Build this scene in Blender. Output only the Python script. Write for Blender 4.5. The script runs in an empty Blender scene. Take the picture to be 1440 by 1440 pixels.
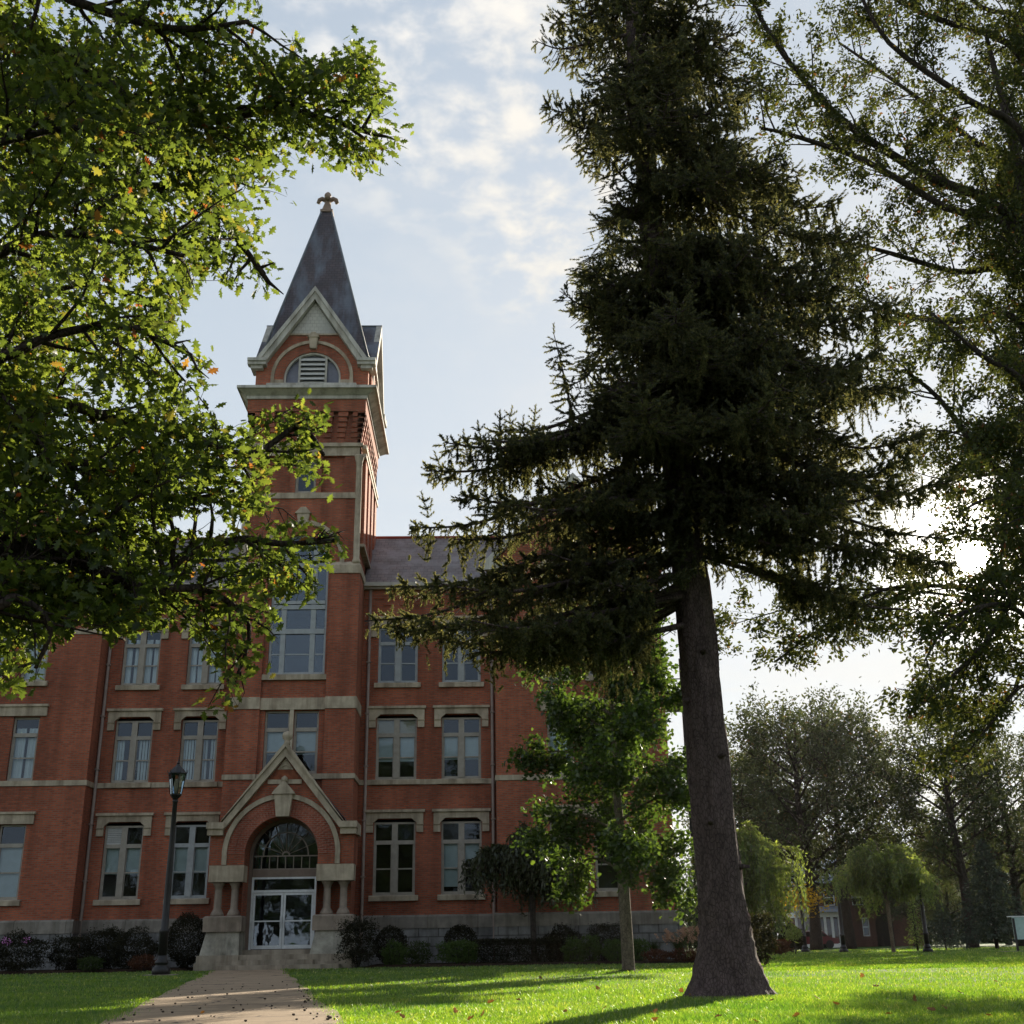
import bpy, math, random
import numpy as np
from mathutils import Vector, Matrix
R_ = math.radians
rng = np.random.default_rng(7)
random.seed(7)
SC = bpy.context.scene
COL = SC.collection

# ------------------------------------------------------------------ camera
FPX, PITCH, ROLL, YAW, EYE = 1633.5, R_(20.417), R_(-0.950), R_(1.899), 0.70
_fw = np.array([math.sin(YAW)*math.cos(PITCH), math.cos(YAW)*math.cos(PITCH), math.sin(PITCH)])
_r = np.array([math.cos(YAW), -math.sin(YAW), 0.0])
_u = np.cross(_r, _fw)
CR = _r*math.cos(ROLL) + _u*math.sin(ROLL)
CU = -_r*math.sin(ROLL) + _u*math.cos(ROLL)
CE = np.array([0, 0, EYE])
cam = bpy.data.cameras.new("camera")
cam.sensor_width = 36.0
cam.lens = FPX/1440*36.0
cam.clip_start = 0.1
cam.clip_end = 3000
camo = bpy.data.objects.new("camera", cam)
COL.objects.link(camo)
m = Matrix.Identity(4)
for i in range(3):
    m[i][0] = CR[i]; m[i][1] = CU[i]; m[i][2] = -_fw[i]; m[i][3] = CE[i]
camo.matrix_world = m
SC.camera = camo

def at(px, py, Y):
    """the point of the place that a measured pixel of the survey shows, at depth Y"""
    d = _fw*FPX + CR*(px-720) - CU*(py-720)
    return Vector(CE + d*(Y/d[1]))

def proj(P):
    v = np.asarray(P, float) - CE
    z = v @ _fw
    return 720 + FPX*(v @ CR)/z, 720 - FPX*(v @ CU)/z

# ------------------------------------------------------------------ light
SUN_EL, SUN_AZ = R_(16.55), R_(24.46)          # azimuth clockwise from +Y
sun_dir = Vector((math.sin(SUN_AZ)*math.cos(SUN_EL), math.cos(SUN_AZ)*math.cos(SUN_EL), math.sin(SUN_EL)))
w = bpy.data.worlds.new("World"); SC.world = w; w.use_nodes = True
nt = w.node_tree; N = nt.nodes; Lk = nt.links
for n in list(N): N.remove(n)
def nd(tree, typ, **kw):
    n = tree.nodes.new(typ)
    for k, v in kw.items():
        if k.startswith('i_'):
            key = k[2:]
            n.inputs[int(key) if key.isdigit() else key.replace('_', ' ')].default_value = v
        else: setattr(n, k, v)
    return n
SKY_STRENGTH = 0.12
out = nd(nt, 'ShaderNodeOutputWorld'); bg = nd(nt, 'ShaderNodeBackground')
bg.inputs['Strength'].default_value = SKY_STRENGTH
sky = nd(nt, 'ShaderNodeTexSky', sky_type='NISHITA', sun_disc=False, sun_elevation=SUN_EL, sun_rotation=SUN_AZ)
sky.air_density = 1.0; sky.dust_density = 0.5; sky.ozone_density = 1.5
geo = nd(nt, 'ShaderNodeTexCoord')
sep = nd(nt, 'ShaderNodeSeparateXYZ'); Lk.new(geo.outputs['Generated'], sep.inputs[0])
def mth(tree, op, a, b=None, c=None):
    n = tree.nodes.new('ShaderNodeMath'); n.operation = op
    for i, v in enumerate((a, b, c)):
        if v is None: continue
        if isinstance(v, (int, float)): n.inputs[i].default_value = v
        else: tree.links.new(v, n.inputs[i])
    return n.outputs[0]
zc = mth(nt, 'MAXIMUM', sep.outputs[2], 0.0)
zz = mth(nt, 'ADD', zc, 0.12)
cx = mth(nt, 'DIVIDE', sep.outputs[0], zz); cy = mth(nt, 'DIVIDE', sep.outputs[1], zz)
comb = nd(nt, 'ShaderNodeCombineXYZ'); Lk.new(cx, comb.inputs[0]); Lk.new(cy, comb.inputs[1])
def wnoise(scale, detail, rough, offs=(0, 0, 0), dist=0.0):
    mp = nd(nt, 'ShaderNodeMapping'); mp.inputs['Location'].default_value = offs
    Lk.new(comb.outputs[0], mp.inputs[0])
    n = nd(nt, 'ShaderNodeTexNoise'); n.inputs['Scale'].default_value = scale
    n.inputs['Detail'].default_value = detail; n.inputs['Roughness'].default_value = rough
    n.inputs['Distortion'].default_value = dist
    Lk.new(mp.outputs[0], n.inputs[0]); return n.outputs[0]
def wramp(v, lo, hi):
    n = nd(nt, 'ShaderNodeMapRange'); n.interpolation_type = 'SMOOTHSTEP'
    n.inputs['From Min'].default_value = lo; n.inputs['From Max'].default_value = hi
    Lk.new(v, n.inputs['Value']); return n.outputs['Result']
big = wramp(wnoise(0.9, 2, 0.5, (3.1, 1.7, 0)), 0.42, 0.62)
puff = wramp(wnoise(15.0, 5, 0.55, (0.4, 2.2, 0), 0.15), 0.38, 0.70)
fine = wramp(wnoise(2.2, 6, 0.6, (5.0, 0.3, 0)), 0.45, 0.80)
lowc = wramp(wnoise(1.1, 5, 0.6, (1.0, 7.3, 0)), 0.35, 0.75)
# altocumulus field high over the tower's right, thin veil elsewhere
def around(d, lo, hi):
    vd = nd(nt, 'ShaderNodeVectorMath', operation='DOT_PRODUCT')
    Lk.new(geo.outputs['Generated'], vd.inputs[0]); vd.inputs[1].default_value = d
    return wramp(vd.outputs['Value'], lo, hi), vd.outputs['Value']
dA = at(700, 30, 100) - Vector(CE); dA.normalize()
dB = at(790, 300, 100) - Vector(CE); dB.normalize()
mA, _ = around(dA, math.cos(R_(13)), math.cos(R_(3)))
mB, _ = around(dB, math.cos(R_(7)), math.cos(R_(1.5)))
field = mth(nt, 'MAXIMUM', mA, mB)
field = mth(nt, 'MAXIMUM', field, mth(nt, 'MULTIPLY', big, 0.30))
cl = mth(nt, 'MULTIPLY', puff, field)
veil = mth(nt, 'MULTIPLY', fine, 0.30)
cl = mth(nt, 'MAXIMUM', cl, veil)
hz = wramp(sep.outputs[2], 0.42, 0.05)
cl2 = mth(nt, 'MAXIMUM', cl, mth(nt, 'MULTIPLY', lowc, mth(nt, 'MULTIPLY', hz, 0.75)))
sunglow, sdot = around(tuple(sun_dir), math.cos(R_(50)), 1.0)
# cloud brightness grows towards the sun
cb = nd(nt, 'ShaderNodeMix', data_type='RGBA')
cb.inputs[6].default_value = (3.5, 3.45, 3.4, 1); cb.inputs[7].default_value = (3.25, 3.05, 2.7, 1)
Lk.new(sunglow, cb.inputs[0])
hsv = nd(nt, 'ShaderNodeHueSaturation'); hsv.inputs['Saturation'].default_value = 0.74; hsv.inputs['Value'].default_value = 1.0
Lk.new(sky.outputs[0], hsv.inputs['Color'])
# the bright side of the sky is held back as haze does: c*1.32/(1+c/k)
def vmath(op, a, b):
    n = nd(nt, 'ShaderNodeVectorMath', operation=op)
    for i_, v_ in enumerate((a, b)):
        if isinstance(v_, tuple): n.inputs[i_].default_value = v_
        else: Lk.new(v_, n.inputs[i_])
    return n.outputs[0]
den = vmath('ADD', vmath('MULTIPLY', hsv.outputs[0], (0.62, 0.605, 0.58)), (1.0, 1.0, 1.0))
held = vmath('DIVIDE', vmath('MULTIPLY', hsv.outputs[0], (2.02, 2.08, 2.10)), den)
mixc = nd(nt, 'ShaderNodeMix', data_type='RGBA')
Lk.new(cl2, mixc.inputs[0]); Lk.new(held, mixc.inputs[6]); Lk.new(cb.outputs[2], mixc.inputs[7])
# aureole of the low sun
aur = wramp(sdot, math.cos(R_(6.0)), 1.0)
aur = mth(nt, 'MULTIPLY', mth(nt, 'POWER', aur, 3.0), 16.0)
core = mth(nt, 'MULTIPLY', wramp(sdot, math.cos(R_(0.75)), math.cos(R_(0.5))), 900.0)
aur = mth(nt, 'ADD', aur, core)
ac = nd(nt, 'ShaderNodeMix', data_type='RGBA', blend_type='ADD'); ac.inputs[0].default_value = 1.0
sc_ = nd(nt, 'ShaderNodeVectorMath', operation='SCALE'); sc_.inputs[0].default_value = (1.0, 0.93, 0.80)
Lk.new(aur, sc_.inputs['Scale']); Lk.new(mixc.outputs[2], ac.inputs[6]); Lk.new(sc_.outputs[0], ac.inputs[7])
Lk.new(ac.outputs[2], bg.inputs[0]); Lk.new(bg.outputs[0], out.inputs[0])
sl = bpy.data.lights.new("sun", 'SUN'); sl.energy = 5.0; sl.angle = R_(0.55); sl.color = (1.0, 0.90, 0.72)
so = bpy.data.objects.new("sun", sl); COL.objects.link(so)
so.rotation_euler = sun_dir.to_track_quat('Z', 'Y').to_euler(); so.location = (30, 60, 40)
VS = SC.view_settings
SC.display_settings.display_device = 'sRGB'
VS.view_transform = 'Standard'; VS.look = 'None'; VS.exposure = 1.33; VS.gamma = 1.0
VS.use_curve_mapping = False
SC.render.engine = 'CYCLES'
cy_ = SC.cycles
cy_.max_bounces = 6; cy_.diffuse_bounces = 3; cy_.glossy_bounces = 3; cy_.transmission_bounces = 4
cy_.transparent_max_bounces = 6; cy_.caustics_reflective = False; cy_.caustics_refractive = False
cy_.use_denoising = True
cy_.sample_clamp_indirect = 6.0
# ------------------------------------------------------------------ materials
MATS = {}
def newmat(name):
    m = bpy.data.materials.new(name); m.use_nodes = True
    t = m.node_tree
    for n in list(t.nodes): t.nodes.remove(n)
    o = nd(t, 'ShaderNodeOutputMaterial')
    MATS[name] = m
    return m, t, o
def wallcoord(t):
    """u along the wall, v up it, for faces of any heading"""
    tc = nd(t, 'ShaderNodeTexCoord'); ge = nd(t, 'ShaderNodeNewGeometry')
    s = nd(t, 'ShaderNodeSeparateXYZ'); t.links.new(tc.outputs['Object'], s.inputs[0])
    sn = nd(t, 'ShaderNodeSeparateXYZ'); t.links.new(ge.outputs['True Normal'], sn.inputs[0])
    ax = mth(t, 'GREATER_THAN', mth(t, 'ABSOLUTE', sn.outputs[0]), 0.7)
    u = mth(t, 'ADD', mth(t, 'MULTIPLY', s.outputs[0], mth(t, 'SUBTRACT', 1.0, ax)), mth(t, 'MULTIPLY', s.outputs[1], ax))
    c = nd(t, 'ShaderNodeCombineXYZ'); t.links.new(u, c.inputs[0]); t.links.new(s.outputs[2], c.inputs[1])
    return c.outputs[0], tc.outputs['Object'], s
def noise(t, vec, scale, detail=4, rough=0.55):
    n = nd(t, 'ShaderNodeTexNoise'); n.inputs['Scale'].default_value = scale
    n.inputs['Detail'].default_value = detail; n.inputs['Roughness'].default_value = rough
    if vec is not None: t.links.new(vec, n.inputs[0])
    return n.outputs[0]
def ramp(t, v, stops):
    n = nd(t, 'ShaderNodeValToRGB'); e = n.color_ramp.elements
    while len(e) > 1: e.remove(e[-1])
    e[0].position = stops[0][0]; e[0].color = tuple(stops[0][1]) + (1,)
    for p, c in stops[1:]:
        k = e.new(p); k.color = tuple(c) + (1,)
    t.links.new(v, n.inputs[0]); return n.outputs[0]
def mixc_(t, f, a, b, bt='MIX'):
    n = nd(t, 'ShaderNodeMix', data_type='RGBA', blend_type=bt)
    for k, v in ((0, f), (6, a), (7, b)):
        if isinstance(v, (int, float)): n.inputs[k].default_value = v
        elif isinstance(v, tuple): n.inputs[k].default_value = v + (1,) if len(v) == 3 else v
        else: t.links.new(v, n.inputs[k])
    return n.outputs[2]
def finish(t, o, col, rough=0.8, bump=None, bs=0.3, bd=0.02, spec=0.3, metal=0.0):
    b = nd(t, 'ShaderNodeBsdfPrincipled')
    if isinstance(col, tuple): b.inputs['Base Color'].default_value = col + (1,)
    else: t.links.new(col, b.inputs['Base Color'])
    if isinstance(rough, float): b.inputs['Roughness'].default_value = rough
    else: t.links.new(rough, b.inputs['Roughness'])
    b.inputs['Specular IOR Level'].default_value = spec
    b.inputs['Metallic'].default_value = metal
    if bump is not None:
        bn = nd(t, 'ShaderNodeBump'); bn.inputs['Strength'].default_value = bs; bn.inputs['Distance'].default_value = bd
        t.links.new(bump, bn.inputs['Height']); t.links.new(bn.outputs[0], b.inputs['Normal'])
    t.links.new(b.outputs[0], o.inputs[0]); return b
def brick_mat(name, c1, c2, mortar, msize=0.012):
    m, t, o = newmat(name)
    uv, ob, s = wallcoord(t)
    br = nd(t, 'ShaderNodeTexBrick'); t.links.new(uv, br.inputs['Vector'])
    br.inputs['Scale'].default_value = 1.0; br.inputs['Brick Width'].default_value = 0.215
    br.inputs['Row Height'].default_value = 0.075; br.inputs['Mortar Size'].default_value = msize
    br.inputs['Color1'].default_value = c1 + (1,); br.inputs['Color2'].default_value = c2 + (1,)
    br.inputs['Mortar'].default_value = mortar + (1,); br.inputs['Bias'].default_value = -0.1
    big = noise(t, ob, 0.35, 4, 0.6)
    v = mixc_(t, 1.0, br.outputs[0], ramp(t, big, [(0.3, (0.78, 0.76, 0.76)), (0.7, (1.15, 1.12, 1.1))]), 'MULTIPLY')
    # streaks of rain wear that run down the wall
    mp = nd(t, 'ShaderNodeMapping'); mp.inputs['Scale'].default_value = (1.2, 1.2, 0.09); t.links.new(ob, mp.inputs[0])
    st = noise(t, mp.outputs[0], 1.0, 5, 0.6)
    v = mixc_(t, 1.0, v, ramp(t, st, [(0.34, (0.66, 0.64, 0.64)), (0.62, (1.08, 1.08, 1.08))]), 'MULTIPLY')
    # whitish bloom in places
    ef = noise(t, ob, 0.55, 6, 0.7)
    v = mixc_(t, ramp(t, ef, [(0.66, (0, 0, 0)), (0.80, (0.22, 0.22, 0.22))]), v, (0.36, 0.27, 0.22))
    finish(t, o, v, 0.9, br.outputs['Fac'], 0.5, -0.006, 0.2)
    return m
M_BRICK = brick_mat('brick', (0.47, 0.122, 0.060), (0.27, 0.066, 0.036), (0.24, 0.135, 0.095), 0.016)
M_ARCHBRICK = brick_mat('arch_brick', (0.40, 0.105, 0.06), (0.27, 0.07, 0.042), (0.33, 0.19, 0.145), 0.014)
def stone_mat(name, c, var=0.25, scale=3.0, bs=0.3, joints=None):
    m, t, o = newmat(name)
    uv, ob, s = wallcoord(t)
    n1 = noise(t, ob, scale, 6, 0.6); n2 = noise(t, ob, scale*9, 4, 0.6)
    lo = tuple(x*(1-var) for x in c); hi = tuple(x*(1+var*0.6) for x in c)
    v = ramp(t, n1, [(0.3, lo), (0.7, hi)])
    mp = nd(t, 'ShaderNodeMapping'); mp.inputs['Scale'].default_value = (2.5, 2.5, 0.25); t.links.new(ob, mp.inputs[0])
    st = noise(t, mp.outputs[0], 1.0, 5, 0.65)
    v = mixc_(t, 1.0, v, ramp(t, st, [(0.36, (0.62, 0.60, 0.58)), (0.56, (1.03, 1.03, 1.03))]), 'MULTIPLY')
    bump = mth(t, 'ADD', mth(t, 'MULTIPLY', n2, 0.5), n1)
    if joints:
        br = nd(t, 'ShaderNodeTexBrick'); t.links.new(uv, br.inputs['Vector'])
        br.inputs['Scale'].default_value = 1.0; br.inputs['Brick Width'].default_value = joints[0]
        br.inputs['Row Height'].default_value = joints[1]; br.inputs['Mortar Size'].default_value = joints[2]
        br.inputs['Color1'].default_value = (1, 1, 1, 1); br.inputs['Color2'].default_value = (0.84, 0.84, 0.86, 1)
        br.inputs['Mortar'].default_value = (0.5, 0.48, 0.46, 1)
        v = mixc_(t, 1.0, v, br.outputs[0], 'MULTIPLY')
        bump = mth(t, 'SUBTRACT', bump, mth(t, 'MULTIPLY', br.outputs['Fac'], 1.5))
    finish(t, o, v, 0.85, bump, bs, 0.03, 0.25)
    return m
M_STONE = stone_mat('sandstone', (0.45, 0.375, 0.28))
M_STONED = stone_mat('brown_sandstone', (0.28, 0.225, 0.18))
M_TABLE = stone_mat('water_table_stone', (0.26, 0.235, 0.20), joints=(1.9, 0.95, 0.012))
M_ROUGH = stone_mat('rough_stone', (0.24, 0.24, 0.235), 0.4, 2.2, 1.0, joints=(0.75, 0.34, 0.02))
M_PED = stone_mat('pedestal_stone', (0.36, 0.335, 0.28), 0.4, 2.6, 1.0)
M_STEP = stone_mat('step_stone', (0.33, 0.28, 0.22), 0.3, 2.0)
M_TRIM = stone_mat('painted_trim', (0.52, 0.50, 0.45), 0.2, 2.0, 0.1)
def paint(name, c, rough=0.5, var=0.12, spec=0.35, metal=0.0):
    m, t, o = newmat(name)
    tc = nd(t, 'ShaderNodeTexCoord')
    n = noise(t, tc.outputs['Object'], 4.0, 5, 0.65)
    v = ramp(t, n, [(0.3, tuple(x*(1-var*1.6) for x in c)), (0.7, tuple(x*(1+var) for x in c))])
    finish(t, o, v, rough, noise(t, tc.outputs['Object'], 60, 3), 0.05, 0.01, spec, metal)
    return m
M_FRAME = paint('window_frame_paint', (0.34, 0.305, 0.26), 0.6)
M_FRAMEL = paint('light_frame_paint', (0.34, 0.36, 0.37), 0.5)
M_WHITE = paint('white_aluminium', (0.70, 0.72, 0.74), 0.4)
M_SLAT = paint('louver_paint', (0.55, 0.55, 0.53), 0.55)
M_BLIND = paint('blind_cloth', (0.76, 0.86, 0.90), 0.8, 0.04)  # bluish sky reflection is put into the cloth colour
M_SHADE = paint('roller_shade_cloth', (0.56, 0.68, 0.72), 0.8, 0.05)  # same sky-blue reflection tint put into the shade cloth
M_CREAM = paint('cream_shade_cloth', (0.50, 0.47, 0.36), 0.8, 0.05)
M_PIPE = paint('drainpipe_metal', (0.30, 0.235, 0.20), 0.5)
M_BLACK = paint('black_iron', (0.016, 0.014, 0.014), 0.42, 0.3, 0.4)
M_GUTTER = paint('gutter_metal', (0.40, 0.37, 0.33), 0.5)
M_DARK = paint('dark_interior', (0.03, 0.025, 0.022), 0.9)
M_LAMPG = None
def slate_mat(name, c1, c2, w=0.30, h=0.16, joint=0.35, streak=(0.125, 0.15, 0.195)):
    m, t, o = newmat(name)
    tc = nd(t, 'ShaderNodeTexCoord')
    s = nd(t, 'ShaderNodeSeparateXYZ'); t.links.new(tc.outputs['Object'], s.inputs[0])
    ge = nd(t, 'ShaderNodeNewGeometry'); sn = nd(t, 'ShaderNodeSeparateXYZ'); t.links.new(ge.outputs['True Normal'], sn.inputs[0])
    ax = mth(t, 'GREATER_THAN', mth(t, 'ABSOLUTE', sn.outputs[0]), mth(t, 'ABSOLUTE', sn.outputs[1]))
    u = mth(t, 'ADD', mth(t, 'MULTIPLY', s.outputs[0], mth(t, 'SUBTRACT', 1.0, ax)), mth(t, 'MULTIPLY', s.outputs[1], ax))
    c = nd(t, 'ShaderNodeCombineXYZ'); t.links.new(u, c.inputs[0]); t.links.new(s.outputs[2], c.inputs[1])
    br = nd(t, 'ShaderNodeTexBrick'); t.links.new(c.outputs[0], br.inputs['Vector'])
    br.inputs['Scale'].default_value = 1.0; br.inputs['Brick Width'].default_value = w; br.inputs['Row Height'].default_value = h
    br.inputs['Mortar Size'].default_value = 0.014
    br.inputs['Color1'].default_value = c1 + (1,); br.inputs['Color2'].default_value = c2 + (1,)
    br.inputs['Mortar'].default_value = tuple(x*joint for x in c1) + (1,)
    mp = nd(t, 'ShaderNodeMapping'); mp.inputs['Scale'].default_value = (1.1, 1.1, 0.14); t.links.new(tc.outputs['Object'], mp.inputs[0])
    st = noise(t, mp.outputs[0], 1.0, 6, 0.62)
    v = mixc_(t, ramp(t, st, [(0.44, (0, 0, 0)), (0.60, (0.8, 0.8, 0.8))]), br.outputs[0], streak)
    n = noise(t, tc.outputs['Object'], 0.8, 4, 0.6)
    v = mixc_(t, 1.0, v, ramp(t, n, [(0.3, (0.75, 0.72, 0.72)), (0.7, (1.2, 1.2, 1.2))]), 'MULTIPLY')
    finish(t, o, v, 0.55, br.outputs['Fac'], 0.6, -0.01, 0.45)
    return m
M_SLATE = slate_mat('purple_slate', (0.070, 0.052, 0.060), (0.048, 0.041, 0.052), 0.26, 0.15)
M_ROOF = slate_mat('roof_slate', (0.16, 0.125, 0.12), (0.115, 0.095, 0.095), 0.30, 0.20, 0.35, (0.20, 0.19, 0.20))
M_SCALE = slate_mat('scale_panel', (0.44, 0.43, 0.38), (0.42, 0.41, 0.365), 0.19, 0.17, 0.72, (0.38, 0.38, 0.36))
def glass_mat(name, refl, tint=(0.85, 0.88, 0.88)):
    m, t, o = newmat(name)
    tc = nd(t, 'ShaderNodeTexCoord')
    tr = nd(t, 'ShaderNodeBsdfTransparent'); tr.inputs[0].default_value = tint + (1,)
    gl = nd(t, 'ShaderNodeBsdfGlossy'); gl.inputs['Roughness'].default_value = 0.02; gl.inputs[0].default_value = (0.66, 0.80, 1, 1)  # blue of a deeper mirrored sky is put into the gloss colour
    bn = nd(t, 'ShaderNodeBump'); bn.inputs['Strength'].default_value = 0.06; bn.inputs['Distance'].default_value = 0.05
    t.links.new(noise(t, tc.outputs['Object'], 1.6, 2, 0.5), bn.inputs['Height']); t.links.new(bn.outputs[0], gl.inputs['Normal'])
    fr = nd(t, 'ShaderNodeFresnel'); fr.inputs[0].default_value = 1.5
    f = mth(t, 'ADD', fr.outputs[0], refl)
    mx = nd(t, 'ShaderNodeMixShader'); t.links.new(f, mx.inputs[0]); t.links.new(tr.outputs[0], mx.inputs[1]); t.links.new(gl.outputs[0], mx.inputs[2])
    t.links.new(mx.outputs[0], o.inputs[0]); return m
M_GLASS = glass_mat('window_glass', 0.02)
M_DOORGLASS = glass_mat('door_glass', 0.10, (0.4, 0.4, 0.4))
M_LAMPG = glass_mat('lantern_glass', 0.05, (0.8, 0.78, 0.7))
def leaf_mat(name, stops, trans=0.45, tcol=1.6, gloss=0.05, yellow=(1.15, 1.1, 0.5)):
    m, t, o = newmat(name)
    ge = nd(t, 'ShaderNodeNewGeometry')
    col = ramp(t, ge.outputs['Random Per Island'], stops)
    df = nd(t, 'ShaderNodeBsdfDiffuse'); t.links.new(col, df.inputs[0])
    tl = nd(t, 'ShaderNodeBsdfTranslucent')
    tcx = mixc_(t, 1.0, col, tuple(tcol*y for y in yellow), 'MULTIPLY'); t.links.new(tcx, tl.inputs[0])
    mx = nd(t, 'ShaderNodeMixShader'); mx.inputs[0].default_value = trans
    t.links.new(df.outputs[0], mx.inputs[1]); t.links.new(tl.outputs[0], mx.inputs[2])
    gl = nd(t, 'ShaderNodeBsdfGlossy'); gl.inputs['Roughness'].default_value = 0.38
    m2 = nd(t, 'ShaderNodeMixShader'); m2.inputs[0].default_value = gloss
    t.links.new(mx.outputs[0], m2.inputs[1]); t.links.new(gl.outputs[0], m2.inputs[2])
    t.links.new(m2.outputs[0], o.inputs[0]); return m
def bark_mat(name, c, scale=6.0, plate=0.0):
    m, t, o = newmat(name)
    tc = nd(t, 'ShaderNodeTexCoord')
    mp = nd(t, 'ShaderNodeMapping'); mp.inputs['Scale'].default_value = (1, 1, 0.45); t.links.new(tc.outputs['Object'], mp.inputs[0])
    n = noise(t, mp.outputs[0], scale, 7, 0.7)
    vo = nd(t, 'ShaderNodeTexVoronoi'); vo.feature = 'DISTANCE_TO_EDGE'; vo.inputs['Scale'].default_value = scale*3.0
    t.links.new(mp.outputs[0], vo.inputs[0])
    ck = ramp(t, vo.outputs[0], [(0.0, (0.55, 0.55, 0.55)), (0.15, (1, 1, 1))])
    v = mixc_(t, 1.0, ramp(t, n, [(0.3, tuple(x*0.55 for x in c)), (0.7, tuple(x*1.35 for x in c))]), ck, 'MULTIPLY')
    h = mth(t, 'ADD', mth(t, 'MINIMUM', vo.outputs[0], 0.15), mth(t, 'MULTIPLY', n, 0.3))
    finish(t, o, v, 0.95, h, 1.0, 0.06, 0.1)
    return m
M_SPBARK = bark_mat('spruce_bark', (0.120, 0.088, 0.084), 9.0)
M_OAKBARK = bark_mat('oak_bark', (0.055, 0.042, 0.036), 5.0)
M_MAPBARK = bark_mat('maple_bark', (0.19, 0.155, 0.115), 7.0)
M_DARKBARK = bark_mat('dark_bark', (0.060, 0.048, 0.042), 4.0)

# ------------------------------------------------------------------ mesh helpers
def obj(name, mesh, mat=None, parent=None):
    o = bpy.data.objects.new(name, mesh); COL.objects.link(o)
    if mat is not None and len(mesh.materials) == 0: mesh.materials.append(mat)
    if parent is not None: o.parent = parent
    return o
def tag(o, label=None, cat=None, group=None, kind=None):
    if label: o['label'] = label
    if cat: o['category'] = cat
    if group: o['group'] = group
    if kind: o['kind'] = kind
    return o
def empty(name, loc=(0, 0, 0), label=None, cat=None, group=None, rz=0.0):
    o = bpy.data.objects.new(name, None); COL.objects.link(o); o.location = loc; o.rotation_euler = (0, 0, rz)
    o.empty_display_size = 0.3
    return tag(o, label, cat, group)
def copy_tree(o, parent=None):
    c = o.copy(); COL.objects.link(c); c.parent = parent
    for ch in list(o.children): copy_tree(ch, c)
    return c
class MB:
    """collects faces of one part and links them as one mesh object"""
    def __init__(s): s.v = []; s.f = []; s.sm = []
    def add(s, vs, fs, smooth=False):
        b = len(s.v); s.v.extend([tuple(p) for p in vs])
        for f in fs: s.f.append([b+i for i in f]); s.sm.append(smooth)
        return s
    def box(s, x0, x1, y0, y1, z0, z1):
        v = [(x, y, z) for z in (z0, z1) for y in (y0, y1) for x in (x0, x1)]
        return s.add(v, [(0, 2, 3, 1), (4, 5, 7, 6), (0, 1, 5, 4), (2, 6, 7, 3), (0, 4, 6, 2), (1, 3, 7, 5)])
    def frustum(s, b, t, z0, z1):
        v = [(b[0], b[2], z0), (b[1], b[2], z0), (b[1], b[3], z0), (b[0], b[3], z0), (t[0], t[2], z1), (t[1], t[2], z1), (t[1], t[3], z1), (t[0], t[3], z1)]
        return s.add(v, [(3, 2, 1, 0), (4, 5, 6, 7), (0, 1, 5, 4), (1, 2, 6, 5), (2, 3, 7, 6), (3, 0, 4, 7)])
    def prism(s, poly, y0, y1, axis='y'):
        """polygon in x,z (counter-clockwise seen from -y) swept from y0 to y1"""
        n = len(poly)
        if axis == 'y': v = [(p[0], y0, p[1]) for p in poly] + [(p[0], y1, p[1]) for p in poly]
        else: v = [(y0, p[0], p[1]) for p in poly] + [(y1, p[0], p[1]) for p in poly]
        fs = [tuple(range(n)), tuple(range(2*n-1, n-1, -1))] + [(i, n+i, n+(i+1) % n, (i+1) % n) for i in range(n)]
        return s.add(v, fs)
    def strip(s, A, B, y0, y1):
        """band between two open x,z polylines of equal length, swept from y0 to y1 (arch rings)"""
        n = len(A); v = []
        for a, b in zip(A, B): v += [(a[0], y0, a[1]), (b[0], y0, b[1]), (b[0], y1, b[1]), (a[0], y1, a[1])]
        fs = []
        for i in range(n-1):
            p, q = 4*i, 4*i+4
            fs += [(p, p+1, q+1, q), (p+1, p+2, q+2, q+1), (p+2, p+3, q+3, q+2), (p+3, p, q, q+3)]
        e = 4*(n-1); fs += [(0, 3, 2, 1), (e, e+1, e+2, e+3)]
        return s.add(v, fs)
    def quad(s, a, b, c, d): return s.add([a, b, c, d], [(0, 1, 2, 3)])
    def tri(s, a, b, c): return s.add([a, b, c], [(0, 1, 2)])
    def tube(s, pts, rad, n=8, caps=True, smooth=True):
        pts = [Vector(p) for p in pts]; k = len(pts)
        if not hasattr(rad, '__len__'): rad = [rad]*k
        vs = []; up = None
        for i, p in enumerate(pts):
            d = (pts[min(i+1, k-1)] - pts[max(i-1, 0)])
            if d.length < 1e-9: d = Vector((0, 0, 1))
            d.normalize()
            if up is None:
                up = Vector((1, 0, 0)) if abs(d.x) < 0.8 else Vector((0, 1, 0))
            a = (up - d*up.dot(d)); a.normalize(); up = a; b = d.cross(a)
            for j in range(n):
                th = 2*math.pi*j/n
                vs.append(p + (a*math.cos(th) + b*math.sin(th))*rad[i])
        fs = [(i*n+j, i*n+(j+1) % n, (i+1)*n+(j+1) % n, (i+1)*n+j) for i in range(k-1) for j in range(n)]
        s.add(vs, fs, smooth)
        if caps:
            b = len(s.v) - len(vs)
            s.f.append([b+j for j in range(n-1, -1, -1)]); s.sm.append(False)
            s.f.append([b+(k-1)*n+j for j in range(n)]); s.sm.append(False)
        return s
    def lathe(s, prof, cx=0, cy=0, n=16, smooth=True, sq=False):
        """profile of (r, z) turned round a vertical axis"""
        off = math.pi/4 if sq else 0
        kk = math.sqrt(2) if sq else 1
        vs = [(cx+r*kk*math.cos(2*math.pi*j/n+off), cy+r*kk*math.sin(2*math.pi*j/n+off), z) for r, z in prof for j in range(n)]
        k = len(prof)
        fs = [(i*n+j, i*n+(j+1) % n, (i+1)*n+(j+1) % n, (i+1)*n+j) for i in range(k-1) for j in range(n)]
        fs.append(tuple(range(n-1, -1, -1))); fs.append(tuple((k-1)*n+j for j in range(n)))
        return s.add(vs, fs, smooth)
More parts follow.
